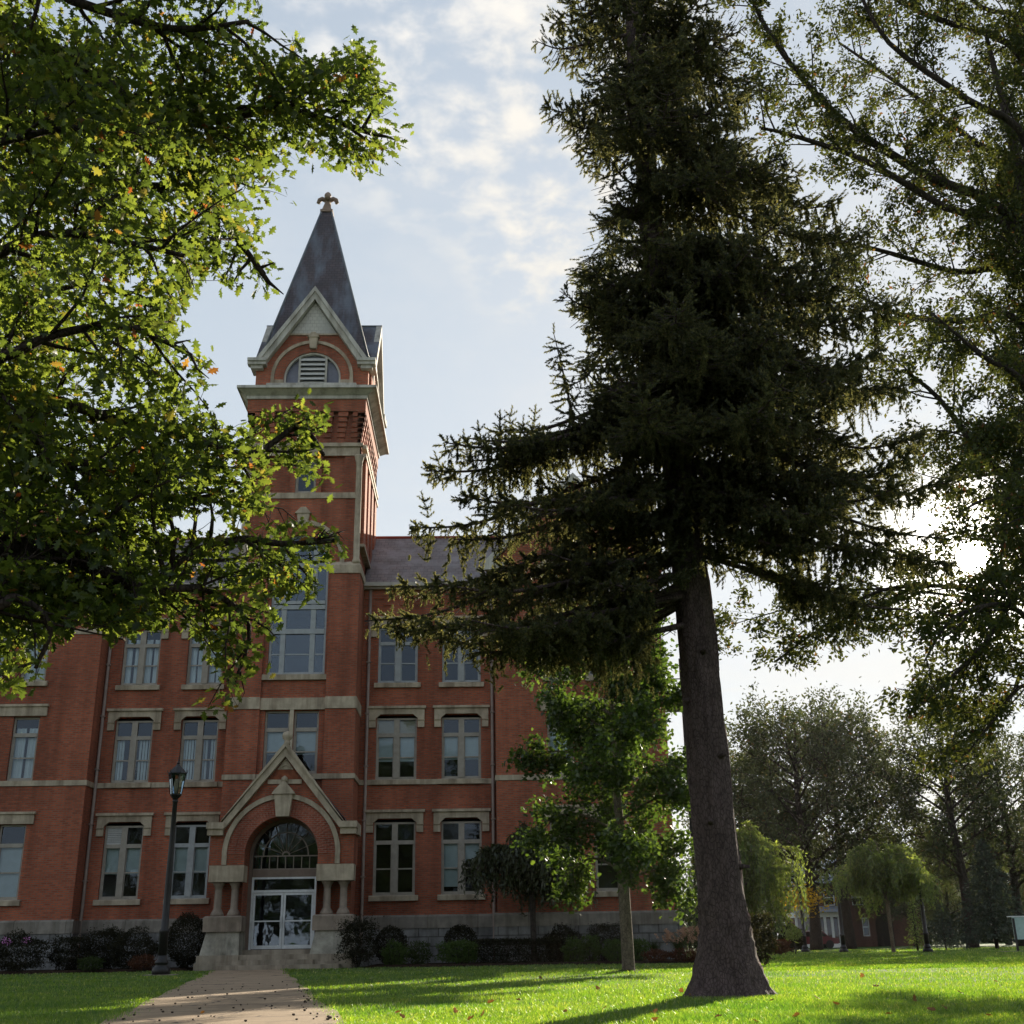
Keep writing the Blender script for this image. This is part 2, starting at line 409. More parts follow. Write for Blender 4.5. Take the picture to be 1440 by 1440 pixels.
    def build(s, name, mat, parent=None, loc=None):
        me = bpy.data.meshes.new(name); me.from_pydata(s.v, [], s.f); me.update()
        me.polygons.foreach_set('use_smooth', s.sm)
        o = obj(name, me, mat, parent)
        if loc: o.location = loc
        return o
def np_mesh(name, V, F, mat, parent=None, smooth=False):
    """V (n,3) and F (m,k), built fast"""
    V = np.ascontiguousarray(V, np.float32); F = np.ascontiguousarray(F, np.int32)
    me = bpy.data.meshes.new(name)
    me.vertices.add(len(V)); me.vertices.foreach_set('co', V.ravel())
    me.loops.add(F.size); me.loops.foreach_set('vertex_index', F.ravel())
    me.polygons.add(len(F))
    me.polygons.foreach_set('loop_start', np.arange(0, F.size, F.shape[1], dtype=np.int32))
    me.polygons.foreach_set('loop_total', np.full(len(F), F.shape[1], np.int32))
    me.polygons.foreach_set('use_smooth', np.full(len(F), smooth))
    me.update(calc_edges=True)
    return obj(name, me, mat, parent)
def arc(cx, cz, r, a0, a1, n, rz=None):
    rz = r if rz is None else rz
    return [(cx+r*math.cos(R_(a0+(a1-a0)*i/n)), cz+rz*math.sin(R_(a0+(a1-a0)*i/n))) for i in range(n+1)]
def wall_grid(mb, x0, x1, z0, z1, holes, y, depth=0.28):
    """front face at y with rectangular holes and their reveals; holes (hx0,hx1,hz0,hz1)"""
    xs = sorted({x0, x1, *[h[0] for h in holes], *[h[1] for h in holes]})
    zs = sorted({z0, z1, *[h[2] for h in holes], *[h[3] for h in holes]})
    for a, b in zip(xs, xs[1:]):
        for c, d in zip(zs, zs[1:]):
            mx, mz = (a+b)/2, (c+d)/2
            if any(h[0] < mx < h[1] and h[2] < mz < h[3] for h in holes): continue
            mb.quad((a, y, c), (b, y, c), (b, y, d), (a, y, d))
    for h in holes:
        a, b, c, d = h; e = y+depth
        mb.quad((a, y, c), (a, y, d), (a, e, d), (a, e, c)); mb.quad((b, y, c), (b, e, c), (b, e, d), (b, y, d))
        mb.quad((a, y, d), (b, y, d), (b, e, d), (a, e, d)); mb.quad((a, y, c), (a, e, c), (b, e, c), (b, y, c))
def arch_wall(mb, x0, x1, cx, cz, r, top, y, depth, n=24, ybase=None):
    """wall above the springing line cz with a round hole; top(x) gives the upper edge; reveal swept depth back"""
    pts = arc(cx, cz, r, 180, 0, n)
    for (ax, az), (bx, bz) in zip(pts, pts[1:]):
        mb.quad((ax, y, az), (bx, y, bz), (bx, y, top(bx)), (ax, y, top(ax)))
        mb.quad((ax, y, az), (ax, y+depth, az), (bx, y+depth, bz), (bx, y, bz))
    for a, b in ((x0, cx-r), (cx+r, x1)):
        mb.quad((a, y, cz), (b, y, cz), (b, y, top(b)), (a, y, top(a)))
# ------------------------------------------------------------------ ground
def pathx(y): return -2.62 - 0.175*(y-13.0)
PATH_HW = 1.20
M_SOIL = None
m, t, o = newmat('turf_soil'); M_SOIL = m
tc = nd(t, 'ShaderNodeTexCoord')
n1 = noise(t, tc.outputs['Object'], 0.25, 5, 0.6); n2 = noise(t, tc.outputs['Object'], 9.0, 5, 0.7)
v = mixc_(t, 0.5, ramp(t, n1, [(0.3, (0.035, 0.075, 0.012)), (0.7, (0.060, 0.105, 0.018))]), ramp(t, n2, [(0.3, (0.025, 0.05, 0.01)), (0.7, (0.075, 0.12, 0.024))]))
finish(t, o, v, 0.95, n2, 0.8, 0.05, 0.1)
mb = MB(); G = 24
xs = [-600, -200, -80, -40, -20, -10, 0, 10, 20, 40, 80, 200, 600]; ys = [-300, -100, -30, 0, 15, 30, 45, 60, 80, 120, 200, 400, 1200]
V = [(x, y, 0.0) for y in ys for x in xs]
nx = len(xs)
mb.add(V, [(j*nx+i, j*nx+i+1, (j+1)*nx+i+1, (j+1)*nx+i) for j in range(len(ys)-1) for i in range(nx-1)])
tag(mb.build('ground', M_SOIL), kind='structure')
m, t, o = newmat('path_concrete'); M_PATH = m
tc = nd(t, 'ShaderNodeTexCoord'); s = nd(t, 'ShaderNodeSeparateXYZ'); t.links.new(tc.outputs['Object'], s.inputs[0])
n1 = noise(t, tc.outputs['Object'], 0.9, 6, 0.65); n2 = noise(t, tc.outputs['Object'], 70.0, 3, 0.7)
v = mixc_(t, 0.35, ramp(t, n1, [(0.3, (0.25, 0.175, 0.11)), (0.7, (0.41, 0.30, 0.195))]), ramp(t, n2, [(0.3, (0.20, 0.14, 0.095)), (0.7, (0.46, 0.345, 0.24))]))
al = mth(t, 'ADD', s.outputs[1], mth(t, 'MULTIPLY', s.outputs[0], -0.175))
jt = mth(t, 'ABSOLUTE', mth(t, 'SUBTRACT', mth(t, 'FRACT', mth(t, 'DIVIDE', al, 1.62)), 0.5))
jm = mth(t, 'LESS_THAN', jt, 0.014)
st1 = noise(t, tc.outputs['Object'], 2.3, 6, 0.7)
v = mixc_(t, ramp(t, st1, [(0.52, (0, 0, 0)), (0.68, (0.55, 0.55, 0.55))]), v, (0.10, 0.075, 0.055))
ck = nd(t, 'ShaderNodeTexVoronoi'); ck.feature = 'DISTANCE_TO_EDGE'; ck.inputs['Scale'].default_value = 0.42; wv = nd(t, 'ShaderNodeVectorMath', operation='ADD'); t.links.new(tc.outputs['Object'], wv.inputs[0]); nz3 = nd(t, 'ShaderNodeTexNoise'); nz3.inputs['Scale'].default_value = 1.4; t.links.new(tc.outputs['Object'], nz3.inputs[0]); t.links.new(nz3.outputs['Color'], wv.inputs[1]); t.links.new(wv.outputs[0], ck.inputs[0])
v = mixc_(t, mth(t, 'LESS_THAN', ck.outputs[0], 0.007), v, (0.07, 0.05, 0.04))
v = mixc_(t, jm, v, (0.06, 0.045, 0.035))
finish(t, o, v, 0.9, mth(t, 'SUBTRACT', n2, mth(t, 'MULTIPLY', jm, 3.0)), 0.4, 0.02, 0.2)
mb = MB(); yy = [-40, -10, 5] + list(range(8, 44, 2)) + [44.2]
V = []
for i, y in enumerate(yy):
    j = 0.05*math.sin(y*1.7); k = 0.05*math.sin(y*2.3+1)
    fl = max(0, (y-40.5))*0.16
    V += [(pathx(y)-PATH_HW+j-0*fl, y, 0.03), (pathx(y)+PATH_HW+k+fl*0.4, y, 0.03)]
k = len(yy)
V += [(x, y, -0.08) for x, y, z in V]
mb.add(V, [(2*i, 2*i+1, 2*i+3, 2*i+2) for i in range(k-1)] + [(2*k+2*i, 2*i, 2*i+2, 2*k+2*i+2) for i in range(k-1)] + [(2*i+1, 2*k+2*i+1, 2*k+2*i+3, 2*i+3) for i in range(k-1)])
tag(mb.build('path', M_PATH), kind='structure')
m, t, o = newmat('mulch'); M_MULCH = m
tc = nd(t, 'ShaderNodeTexCoord'); n2 = noise(t, tc.outputs['Object'], 14.0, 5, 0.7)
finish(t, o, ramp(t, n2, [(0.35, (0.018, 0.011, 0.008)), (0.7, (0.07, 0.045, 0.03))]), 0.95, n2, 1.0, 0.08, 0.1)
def bed(pts, h=0.10):
    mb = MB(); c = Vector((sum(p[0] for p in pts)/len(pts), sum(p[1] for p in pts)/len(pts), h))
    n = len(pts)
    inner = [(c.x+(p[0]-c.x)*0.94, c.y+(p[1]-c.y)*0.85, h) for p in pts]
    mb.add([(p[0], p[1], -0.02) for p in pts] + inner, [(i, (i+1) % n, n+(i+1) % n, n+i) for i in range(n)] + [tuple(range(n, 2*n))])
    return tag(mb.build('planting_bed', M_MULCH), kind='structure')
bed([(-23.5, 42.7), (-18, 42.5), (-13, 42.9), (-9.95, 43.0), (-9.9, 46.9), (-23.5, 46.9)])
bed([(-4.2, 43.2), (-1, 42.9), (3, 42.6), (6, 41.6), (9.4, 41.2), (9.4, 44.5), (7.4, 46.6), (-4.2, 46.9)])

# ------------------------------------------------------------------ the hall
YR, YP, YT, YF = 47.0, 46.05, 45.0, 43.6
XC = -7.16
hall = empty('university_hall', (XC, 47, 0), 'red brick Victorian hall with slate spired tower and stone trimmed windows', 'building')
def part(mb, name, mat, parent=None):
    """a part of the hall: its mesh is written in world metres, the hall's base is taken off"""
    o = mb.build(name, mat, hall if parent is None else parent)
    if parent is None: o.location = (-XC, -47, 0)
    return o
PXL, PXR = (-22.45, -15.08), (0.74, 7.53)
PCL, PCR = -18.5, 4.14
# rooms of wall openings -----------------------------------------------------
F1, F2, F3 = (2.53, 5.27), (6.90, 9.36), (10.78, 13.10)
RW = [(-4.05, -2.42), (-1.42, 0.16)]
LW = [(-14.45, -12.99), (-11.81, -10.38)]
LW = [(-14.47, -12.97), (-11.83, -10.37)]
TOPX = 0.11        # the brick opening rises a little over the frame, into the lintel
wallm = MB()
hr = [(x0, x1, z0, z1+TOPX) for (x0, x1) in RW for (z0, z1) in (F1, F2, F3)]
hl = [(x0, x1, z0, z1+TOPX) for (x0, x1) in LW for (z0, z1) in (F1, F2, F3)]
wall_grid(wallm, -4.70, PXR[0], 0.0, 14.75, hr, YR)
wall_grid(wallm, PXL[1], -9.62, 0.0, 14.75, hl, YR)
def pav_x(c): return [(c-1.36, c-0.34), (c+0.34, c+1.36)]
def pav_top(c): return [(c-1.45, c-0.75), (c-0.36, c+0.36), (c+0.75, c+1.45)]
EAVE, APEX = 15.6, 19.4
for c, (x0, x1) in ((PCL, PXL), (PCR, PXR)):
    holes = [(a, b, z0, z1) for (a, b) in pav_x(c) for (z0, z1) in (F1, F2, F3)]
    holes += [(a, b, 14.05, 15.15) for (a, b) in pav_top(c)]
    wall_grid(wallm, x0, x1, 0.0, EAVE, holes, YP)
    wallm.tri((x0, YP, EAVE), (x1, YP, EAVE), (c, YP, APEX)); wallm.tri((x0, 58, EAVE), (c, 58, APEX), (x1, 58, EAVE))
    # returns, back and floor slabs of the wing
    wallm.quad((x0, YP, 0), (x0, YP, EAVE), (x0, 58, EAVE), (x0, 58, 0)); wallm.quad((x1, YP, 0), (x1, 58, 0), (x1, 58, EAVE), (x1, YP, EAVE))
wallm.quad((PXL[0], 58, 0), (PXR[1], 58, 0), (PXR[1], 58, EAVE), (PXL[0], 58, EAVE))
# corbelled brick frieze under the eaves
for (a, b) in ((PXL[1]+0.02, -9.64), (-4.68, PXR[0]-0.02)):
    wallm.box(a, b, YR-0.06, YR-0.001, 14.35, 14.72)
    n = int((b-a)/0.62)
    for i in range(n):
        x = a+(i+0.2)*(b-a)/n
        wallm.box(x, x+0.30, YR-0.05, YR-0.001, 14.05, 14.349)
part(wallm, 'wall', M_BRICK)
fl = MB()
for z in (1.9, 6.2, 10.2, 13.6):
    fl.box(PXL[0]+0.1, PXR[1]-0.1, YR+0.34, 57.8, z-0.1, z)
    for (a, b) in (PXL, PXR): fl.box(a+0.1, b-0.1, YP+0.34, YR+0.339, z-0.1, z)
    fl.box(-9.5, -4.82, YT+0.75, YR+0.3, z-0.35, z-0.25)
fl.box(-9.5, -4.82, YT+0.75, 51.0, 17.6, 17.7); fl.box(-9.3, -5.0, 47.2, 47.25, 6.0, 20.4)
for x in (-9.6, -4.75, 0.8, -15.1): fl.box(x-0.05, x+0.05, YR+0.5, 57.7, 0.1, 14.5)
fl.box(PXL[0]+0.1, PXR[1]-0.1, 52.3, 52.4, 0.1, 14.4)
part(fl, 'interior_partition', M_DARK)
# foundation, water table, string courses ------------------------------------
stc = MB()
def runs(y, x0, x1, sides=False):
    fd = MB(); wt = MB()
    fd.box(x0, x1, y-0.10, y-0.002, -0.2, 1.33)
    wt.box(x0, x1, y-0.14, y-0.002, 1.33, 1.74); wt.frustum((x0, x1, y-0.14, y-0.002), (x0, x1, y-0.03, y-0.002), 1.74, 1.82)
    if sides:
        for xx, s in ((x0+0.14, -1), (x1-0.14, 1)):
            a, b = sorted((xx+s*0.002, xx+s*0.10)); fd.box(a, b, y-0.05, 57.9, -0.2, 1.33)
            a, b = sorted((xx+s*0.002, xx+s*0.135)); wt.box(a, b, y-0.05, 57.9, 1.331, 1.78)
    part(fd, 'foundation', M_ROUGH); part(wt, 'water_table', M_TABLE)
runs(YR, PXL[1]+0.16, -9.62); runs(YR, -4.70, PXR[0]-0.16)
for (x0, x1) in (PXL, PXR):
    runs(YP, x0-0.14, x1+0.14, True)
for (x0, x1) in ((PXL[1]+0.001, -9.62), (-4.70, PXR[0])): stc.box(x0, x1, YR-0.045, YR-0.002, 6.70, 6.90); part(stc, 'string_course', M_STONE); stc = MB()
for c, (x0, x1) in ((PCL, PXL), (PCR, PXR)):
    stc.box(x0-0.04, x1+0.04, YP-0.045, YP-0.002, 6.70, 6.90)
    stc.box(x0-0.04, x0-0.002, YP, YR, 6.70, 6.90); stc.box(x1+0.002, x1+0.04, YP, 57.9, 6.70, 6.90)
    part(stc, 'string_course', M_STONE); stc = MB(); stc.box(x0-0.03, x1+0.03, YP-0.035, YP-0.002, 12.69, 12.92); part(stc, 'string_course', M_STONE); stc = MB()
# windows --------------------------------------------------------------------
def slats(mb, x0, x1, z0, z1, y, w=0.085, gap=0.03, ang=25, skip=0.0):
    x = x0
    while x < x1-w:
        if random.random() >= skip:
            d = w*0.5*math.sin(R_(ang)); c = w*0.5*math.cos(R_(ang)); xm = x+w/2
            mb.prism([(xm-c, z0), (xm+c, z0), (xm+c, z1), (xm-c, z1)], y, y+0.004)
            k = len(mb.v)-8
            for i in range(8):
                vx = mb.v[k+i]; mb.v[k+i] = (vx[0], vx[1] + (d if vx[0] > xm else -d), vx[2])
        x += w+gap*(0.6+random.random()*0.9)
def curtain(mb, x0, x1, z0, z1, y):
    n = max(8, int((x1-x0)/0.025)); ph = random.random()*6
    pts = [(x0+(x1-x0)*i/n, y+0.03*math.sin(i*0.9+ph)+0.012*math.sin(i*2.3)) for i in range(n+1)]
    v = [(p[0], p[1], z) for z in (z0, z1) for p in pts]
    mb.add(v, [(i, i+1, n+2+i, n+1+i) for i in range(n)], True)
def window(x0, x1, z0, z1, y, lights=2, transom=0.72, rail=True, fill=None, hood=None, sill='own', frame_mat=None, louver=False):
    """a wooden window set in the wall face y; fill is ('shade', depth) | ('vertical',) | ('curtain',) | None for each"""
    fm = frame_mat or M_FRAME
    fy0, fy1 = y+0.12, y+0.22
    f = MB(); e = 0.075
    f.box(x0, x0+e, fy0, fy1, z0, z1); f.box(x1-e, x1, fy0, fy1, z0, z1)
    f.box(x0+e, x1-e, fy0, fy1, z0, z0+e); f.box(x0+e, x1-e, fy0, fy1, z1-e, z1)
    zt = z0+(z1-z0)*transom
    bays = []
    if lights == 2:
        c = (x0+x1)/2; mw = 0.115
        f.box(c-mw, c+mw, fy0-0.03, fy1+0.002, z0+e, z1-e); bays = [(x0+e, c-mw), (c+mw, x1-e)]
    else: bays = [(x0+e, x1-e)]
    for a, b in bays: f.box(a, b, fy0-0.02, fy1-0.002, zt-0.075, zt+0.075)
    zr = z0+(zt-z0)*0.50
    for a, b in bays:
        for s0, s1 in ((a, a+0.035), (b-0.035, b)): f.box(s0, s1, fy0+0.03, fy1-0.01, z0+e, zt-0.075)
        if rail: f.box(a+0.035, b-0.035, fy0+0.025, fy1-0.012, zr-0.025, zr+0.025)
        f.box(a+0.035, b-0.035, fy0+0.03, fy1-0.012, z0+e, z0+e+0.05)
    wo = part(f, 'window', fm)
    g = MB()
    for a, b in bays:
        g.quad((a, fy0+0.055, z0+e), (b, fy0+0.055, z0+e), (b, fy0+0.055, zr), (a, fy0+0.055, zr))
        g.quad((a, fy0+0.045, zr), (b, fy0+0.045, zr), (b, fy0+0.045, zt-0.075), (a, fy0+0.045, zt-0.075))
        if not (louver and a == bays[0][0]):
            g.quad((a, fy0+0.05, zt+0.075), (b, fy0+0.05, zt+0.075), (b, fy0+0.05, z1-e), (a, fy0+0.05, z1-e))
    g.build('pane', M_GLASS, wo)
    if louver:
        lv = MB(); a, b = bays[0]; k = 9; h = (z1-e-zt-0.075)/k
        for i in range(k):
            zz0 = zt+0.075+i*h
            lv.add([(a, fy0+0.02, zz0), (b, fy0+0.02, zz0), (b, fy0+0.07, zz0+h*0.95), (a, fy0+0.07, zz0+h*0.95)], [(0, 1, 2, 3)])
        lv.build('louver', M_SLAT, wo)
    by = fy1+0.06
    if fill:
        for (a, b), fl_ in zip(bays, fill if isinstance(fill, list) else [fill]*len(bays)):
            if not fl_: continue
            q = MB(); k = fl_[0]
            if k == 'shade':
                zb = zt-0.05-(zt-z0)*fl_[1]
                q.box(a-0.02, b+0.02, by, by+0.01, zb, zt); q.build('roller_shade', M_SHADE, wo)
            elif k == 'vertical':
                slats(q, a-0.01, b+0.01, z0+0.08, zt, by, skip=0.12); q.build('vertical_blind', M_BLIND, wo)
            elif k == 'curtain':
                m_ = (a+b)/2; gp = fl_[1] if len(fl_) > 1 else 0.04
                curtain(q, a-0.02, m_-gp, z0+0.05, zt+0.3, by+0.05); curtain(q, m_+gp, b+0.02, z0+0.05, zt+0.3, by+0.05)
                q.build('curtain', M_BLIND, wo)
            elif k == 'cream':
                q.box(a-0.02, b+0.02, by, by+0.01, zt, z1); q.build('transom_shade', M_CREAM, wo)
                q = MB(); zb = zt-0.05-(zt-z0)*fl_[1]; q.box(a-0.02, b+0.02, by, by+0.01, zb, zt-0.02); q.build('roller_shade', M_SHADE, wo)
    if sill == 'own':
        q = MB(); q.box(x0-0.13, x1+0.13, y-0.12, y+0.20, z0-0.20, z0-0.03); q.frustum((x0-0.13, x1+0.13, y-0.12, y+0.2), (x0-0.13, x1+0.13, y-0.06, y+0.2), z0-0.03, z0+0.004)
        q.build('sill', M_STONE, wo)
    if hood == 'shoulder':
        a, b, zb = x0, x1, z1
        q = MB()
        poly = [(a-0.30, zb-0.40), (a-0.03, zb-0.40), (a-0.03, zb-0.03), (a+0.16, zb+0.13), (b-0.16, zb+0.13), (b+0.03, zb-0.03), (b+0.03, zb-0.40), (b+0.30, zb-0.40), (b+0.30, zb+0.36), (a-0.30, zb+0.36)]
        q.prism(poly, y-0.09, y+0.10)
        q.box(a-0.36, b+0.36, y-0.17, y+0.05, zb+0.36, zb+0.46)
        q.frustum((a-0.31, a-0.02, y-0.105, y-0.0), (a-0.31, a-0.02, y-0.13, y-0.0), zb-0.14, zb-0.10)
        q.frustum((b+0.02, b+0.31, y-0.105, y-0.0), (b+0.02, b+0.31, y-0.13, y-0.0), zb-0.14, zb-0.10)
        q.build('lintel', M_STONE, wo)
    return wo
H = 'shoulder'
window(*RW[0], *F1, YR, hood=H, fill=None)
window(*RW[1], *F1, YR, hood=H, fill=[('shade', 0.82), ('shade', 0.35)])
window(*RW[0], *F2, YR, hood=H, fill=('cream', 0.55))
window(*RW[1], *F2, YR, hood=H, fill=('shade', 0.52))
window(*RW[0], *F3, YR, hood=H, fill=None, frame_mat=M_FRAMEL)
window(*RW[1], *F3, YR, hood=H, fill=None, frame_mat=M_FRAMEL)
window(*LW[0], *F1, YR, hood=H, fill=('shade', 0.5), louver=True)
window(*LW[1], *F1, YR, hood=H, fill=('shade', 0.5), frame_mat=M_FRAMEL)
window(*LW[0], *F2, YR, hood=H, fill=('vertical',))
window(*LW[1], *F2, YR, hood=H, fill=('vertical',))
window(*LW[0], *F3, YR, hood=H, fill=('curtain', 0.05))
window(*LW[1], *F3, YR, hood=H, fill=('curtain', 0.03))
for c, side in ((PCL, 'l'), (PCR, 'r')):
    for i, (a, b) in enumerate(pav_x(c)):
        window(a, b, F1[0], F1[1], YP, lights=1, fill=('shade', 0.98) if side == 'l' else None)
        window(a, b, F2[0], F2[1], YP, lights=1, fill=('curtain', 0.05) if side == 'l' else ('shade', 0.5), sill=None)
        window(a, b, F3[0], F3[1], YP, lights=1, fill=('curtain', 0.04) if side == 'l' else None)
    for (a, b) in pav_top(c): window(a, b, 14.05, 15.15, YP, lights=1, transom=0.62, rail=False, frame_mat=M_WHITE)
    for z in (5.28, 9.40, 13.14):
        lt = MB(); lt.box(c-1.62, c+1.62, YP-0.08, YP-0.002, z, z+0.36); lt.box(c-1.67, c+1.67, YP-0.14, YP-0.002, z+0.36, z+0.45); part(lt, 'pavilion_lintel', M_STONE)
    lt = MB(); lt.strip(arc(c, 14.3, 1.75, 155, 25, 18, 1.35), arc(c, 14.3, 2.15, 155, 25, 18, 1.75), YP-0.08, YP-0.002)
    part(lt, 'pavilion_lintel', M_STONE)
M_RIDGE = paint('red_ridge_tile', (0.26, 0.07, 0.05), 0.7)
# roofs ----------------------------------------------------------------------
RIDGE, RY = 18.6, 51.5
for (a, b) in ((-4.72, PCR), (PCL, -9.6)):
    rf = MB(); rf.add([(a, YR-0.28, 14.93), (b, YR-0.28, 14.93), (b, RY, RIDGE), (a, RY, RIDGE), (a, RY+4.6, 14.9), (b, RY+4.6, 14.9)], [(0, 1, 2, 3), (3, 2, 5, 4)]); ro = part(rf, 'roof', M_ROOF)
    rc = MB(); rc.tube([(a, RY, RIDGE+0.03), (b, RY, RIDGE+0.03)], 0.07, 6); rc.build('ridge_cap', M_RIDGE, ro)
for c, (x0, x1) in ((PCL, PXL), (PCR, PXR)):
    rf = MB()
    for s in (-1, 1):
        e = c+s*(3.42+0.30); k = (APEX-EAVE)/3.42
        rf.add([(c, YP-0.12, APEX+0.12), (e, YP-0.12, EAVE-0.22), (e, 58.2, EAVE-0.22), (c, 58.2, APEX+0.12)], [(0, 1, 2, 3) if s > 0 else (3, 2, 1, 0)])
    part(rf, 'roof', M_ROOF)
for (a, b) in ((-4.68, PXR[0]-0.35), (PXL[1]+0.35, -9.64)):
    gt = MB(); gt.box(a, b, YR-0.42, YR-0.27, 14.80, 14.96); gt.box(a, b, YR-0.27, YR-0.002, 14.72, 14.80); gt.box(a, b, YR-0.1, YR+0.25, 14.80, 15.05); part(gt, 'gutter', M_GUTTER)
for c, (x0, x1) in ((PCL, PXL), (PCR, PXR)):
    gm = MB()
    for s in (-1, 1):
        e = c+s*3.80
        z0e = EAVE-0.32
        gm.prism([(e, z0e), (e, z0e+0.34), (c, APEX+0.16), (c, APEX-0.20)] if s > 0 else [(e, z0e), (c, APEX-0.20), (c, APEX+0.16), (e, z0e+0.34)], YP-0.22, YP-0.02)
        a, b = sorted((e, c+s*2.95)); gm.box(a, b, YP-0.235, YP-0.005, EAVE-0.36, EAVE-0.04)
    part(gm, 'gable_trim', M_TRIM)
for x, yw, zt in ((-15.0+0.02, YR, 14.75), (-4.42, YR, 14.75), (0.62, YR, 14.6), (-9.75-0.0, YR, 14.75)):
    if x == -9.75: continue
    q = MB(); y = yw-0.12
    q.tube([(x, y-0.1, 0.75), (x, y, 1.0), (x, y-0.03, 1.3), (x, y-0.03, 1.75), (x, y+0.03, 2.1), (x, y+0.03, zt)], 0.062, 8)
    for z in (3.2, 5.3, 7.4, 9.5, 11.6, 13.6): q.box(x-0.085, x+0.085, y+0.0-0.05, y+0.118, z, z+0.05)
    part(q, 'drainpipe', M_PIPE)
# ------------------------------------------------------------------ tower
TX0, TX1, TYB = -9.62, -4.70, 51.3
tw = MB()
PI0, PI1 = -8.40, -5.88
CH = (TX0, TX1)
# lower stage: two piers and a set-back middle panel
WL, WR = (-8.22, -7.21), (-6.88, -6.11)
wx = [(-8.20, -7.24), (-7.08, -6.12)]
DR = 2.62
for a, b in ((TX0, PI0), (PI1, TX1)): wall_grid(tw, a, b, 0.0, 14.9, [], YT)
for x in (PI0, PI1): tw.quad((x, YT, 6.0), (x, YT+0.15, 6.0), (x, YT+0.15, 14.9), (x, YT, 14.9))
big = (-8.22, -5.98)                       # tall stair window, arched above
wall_grid(tw, PI0, PI1, 6.0, 15.45, [(wx[0][0], wx[0][1], 6.92, 9.34), (wx[1][0], wx[1][1], 6.92, 9.34), (big[0], big[1], 10.75, 15.45)], YT+0.15, 0.3)
# brick sides
tw.quad((TX1, YT, 0), (TX1, TYB, 0), (TX1, TYB, 14.9), (TX1, YT, 14.9)); tw.quad((TX0, YT, 0), (TX0, YT, 14.9), (TX0, TYB, 14.9), (TX0, TYB, 0))
tw.quad((TX0, TYB, 0), (TX0, TYB, 24.2), (TX1, TYB, 24.2), (TX1, TYB, 0))
# middle stage over the offsets
MX0, MX1, MY = -9.42, -4.90, 45.15
cxw = (big[0]+big[1])/2; rw = (big[1]-big[0])/2
for a, b in ((MX0, PI0), (PI1, MX1)): wall_grid(tw, a, b, 14.9, 15.45, [], MY)
arch_wall(tw, MX0, MX1, cxw, 15.45, rw, lambda x: 18.15, MY, 0.3)
bay = [(-8.85, -7.75), (-7.52, -6.66), (-6.43, -5.50)]
wall_grid(tw, MX0, MX1, 18.15, 20.65, [(bay[0][0], bay[0][1], 18.42, 20.05), (bay[1][0], bay[1][1], 18.42, 20.05), (bay[2][0], bay[2][1], 18.42, 20.05)], MY, 0.14)
for i in (0, 2): tw.quad((bay[i][0], MY+0.14, 18.42), (bay[i][1], MY+0.14, 18.42), (bay[i][1], MY+0.14, 20.05), (bay[i][0], MY+0.14, 20.05))
SX = TX1-0.10
for x, s in ((SX, 1), (TX0+0.10, -1)):
    q = [(x, MY, 14.9), (x, TYB, 14.9), (x, TYB, 20.65), (x, MY, 20.65)]
    tw.quad(*(q if s > 0 else q[::-1]))
    for k in range(4):                     # pilasters that part three tall slits on each flank
        y0 = 45.55+k*1.55
        a, b = sorted((x, x+s*0.16)); tw.box(a, b, y0, y0+0.75, 16.6, 20.0)
    a, b = sorted((x, x+s*0.16)); tw.box(a, b, 45.35, 51.2, 16.2, 16.6)
# corbel table: rows of brick that step out, parted by round-headed slots
for i in range(6):
    z0 = 20.66+i*0.23; d = 0.05+0.035*i
    n = 8
    for k in range(n):
        w_ = (MX1-MX0+2*d-0.0)/n; x0 = MX0-d+k*w_
        hw = 0.13 if i < 5 else 0.10
        tw.box(x0+hw if k else x0, x0+w_-hw if k < n-1 else x0+w_, MY-d, MY+0.1, z0, z0+0.165)
        tw.box(x0+hw if k else x0, x0+w_-hw if k < n-1 else x0+w_, MY-d+0.035, MY+0.1, z0+0.165, z0+0.23)
    for x, s in ((MX1, 1), (MX0, -1)):
        for k in range(9):
            w_ = (TYB-MY+d)/9; y0 = MY-d+k*w_
            a, b = sorted((x-s*0.1, x+s*d)); tw.box(a, b, y0+(0.13 if k else 0.0), y0+w_-0.13, z0, z0+0.165)
            a, b = sorted((x-s*0.1, x+s*(d-0.035))); tw.box(a, b, y0+(0.13 if k else 0.002), y0+w_-0.13, z0+0.165, z0+0.23)
tw.box(MX0-0.02, MX1+0.02, MY+0.02, TYB-0.01, 20.65, 22.1)
tw.box(MX0-0.24, MX1+0.24, MY-0.24, TYB+0.02, 22.04, 22.72)
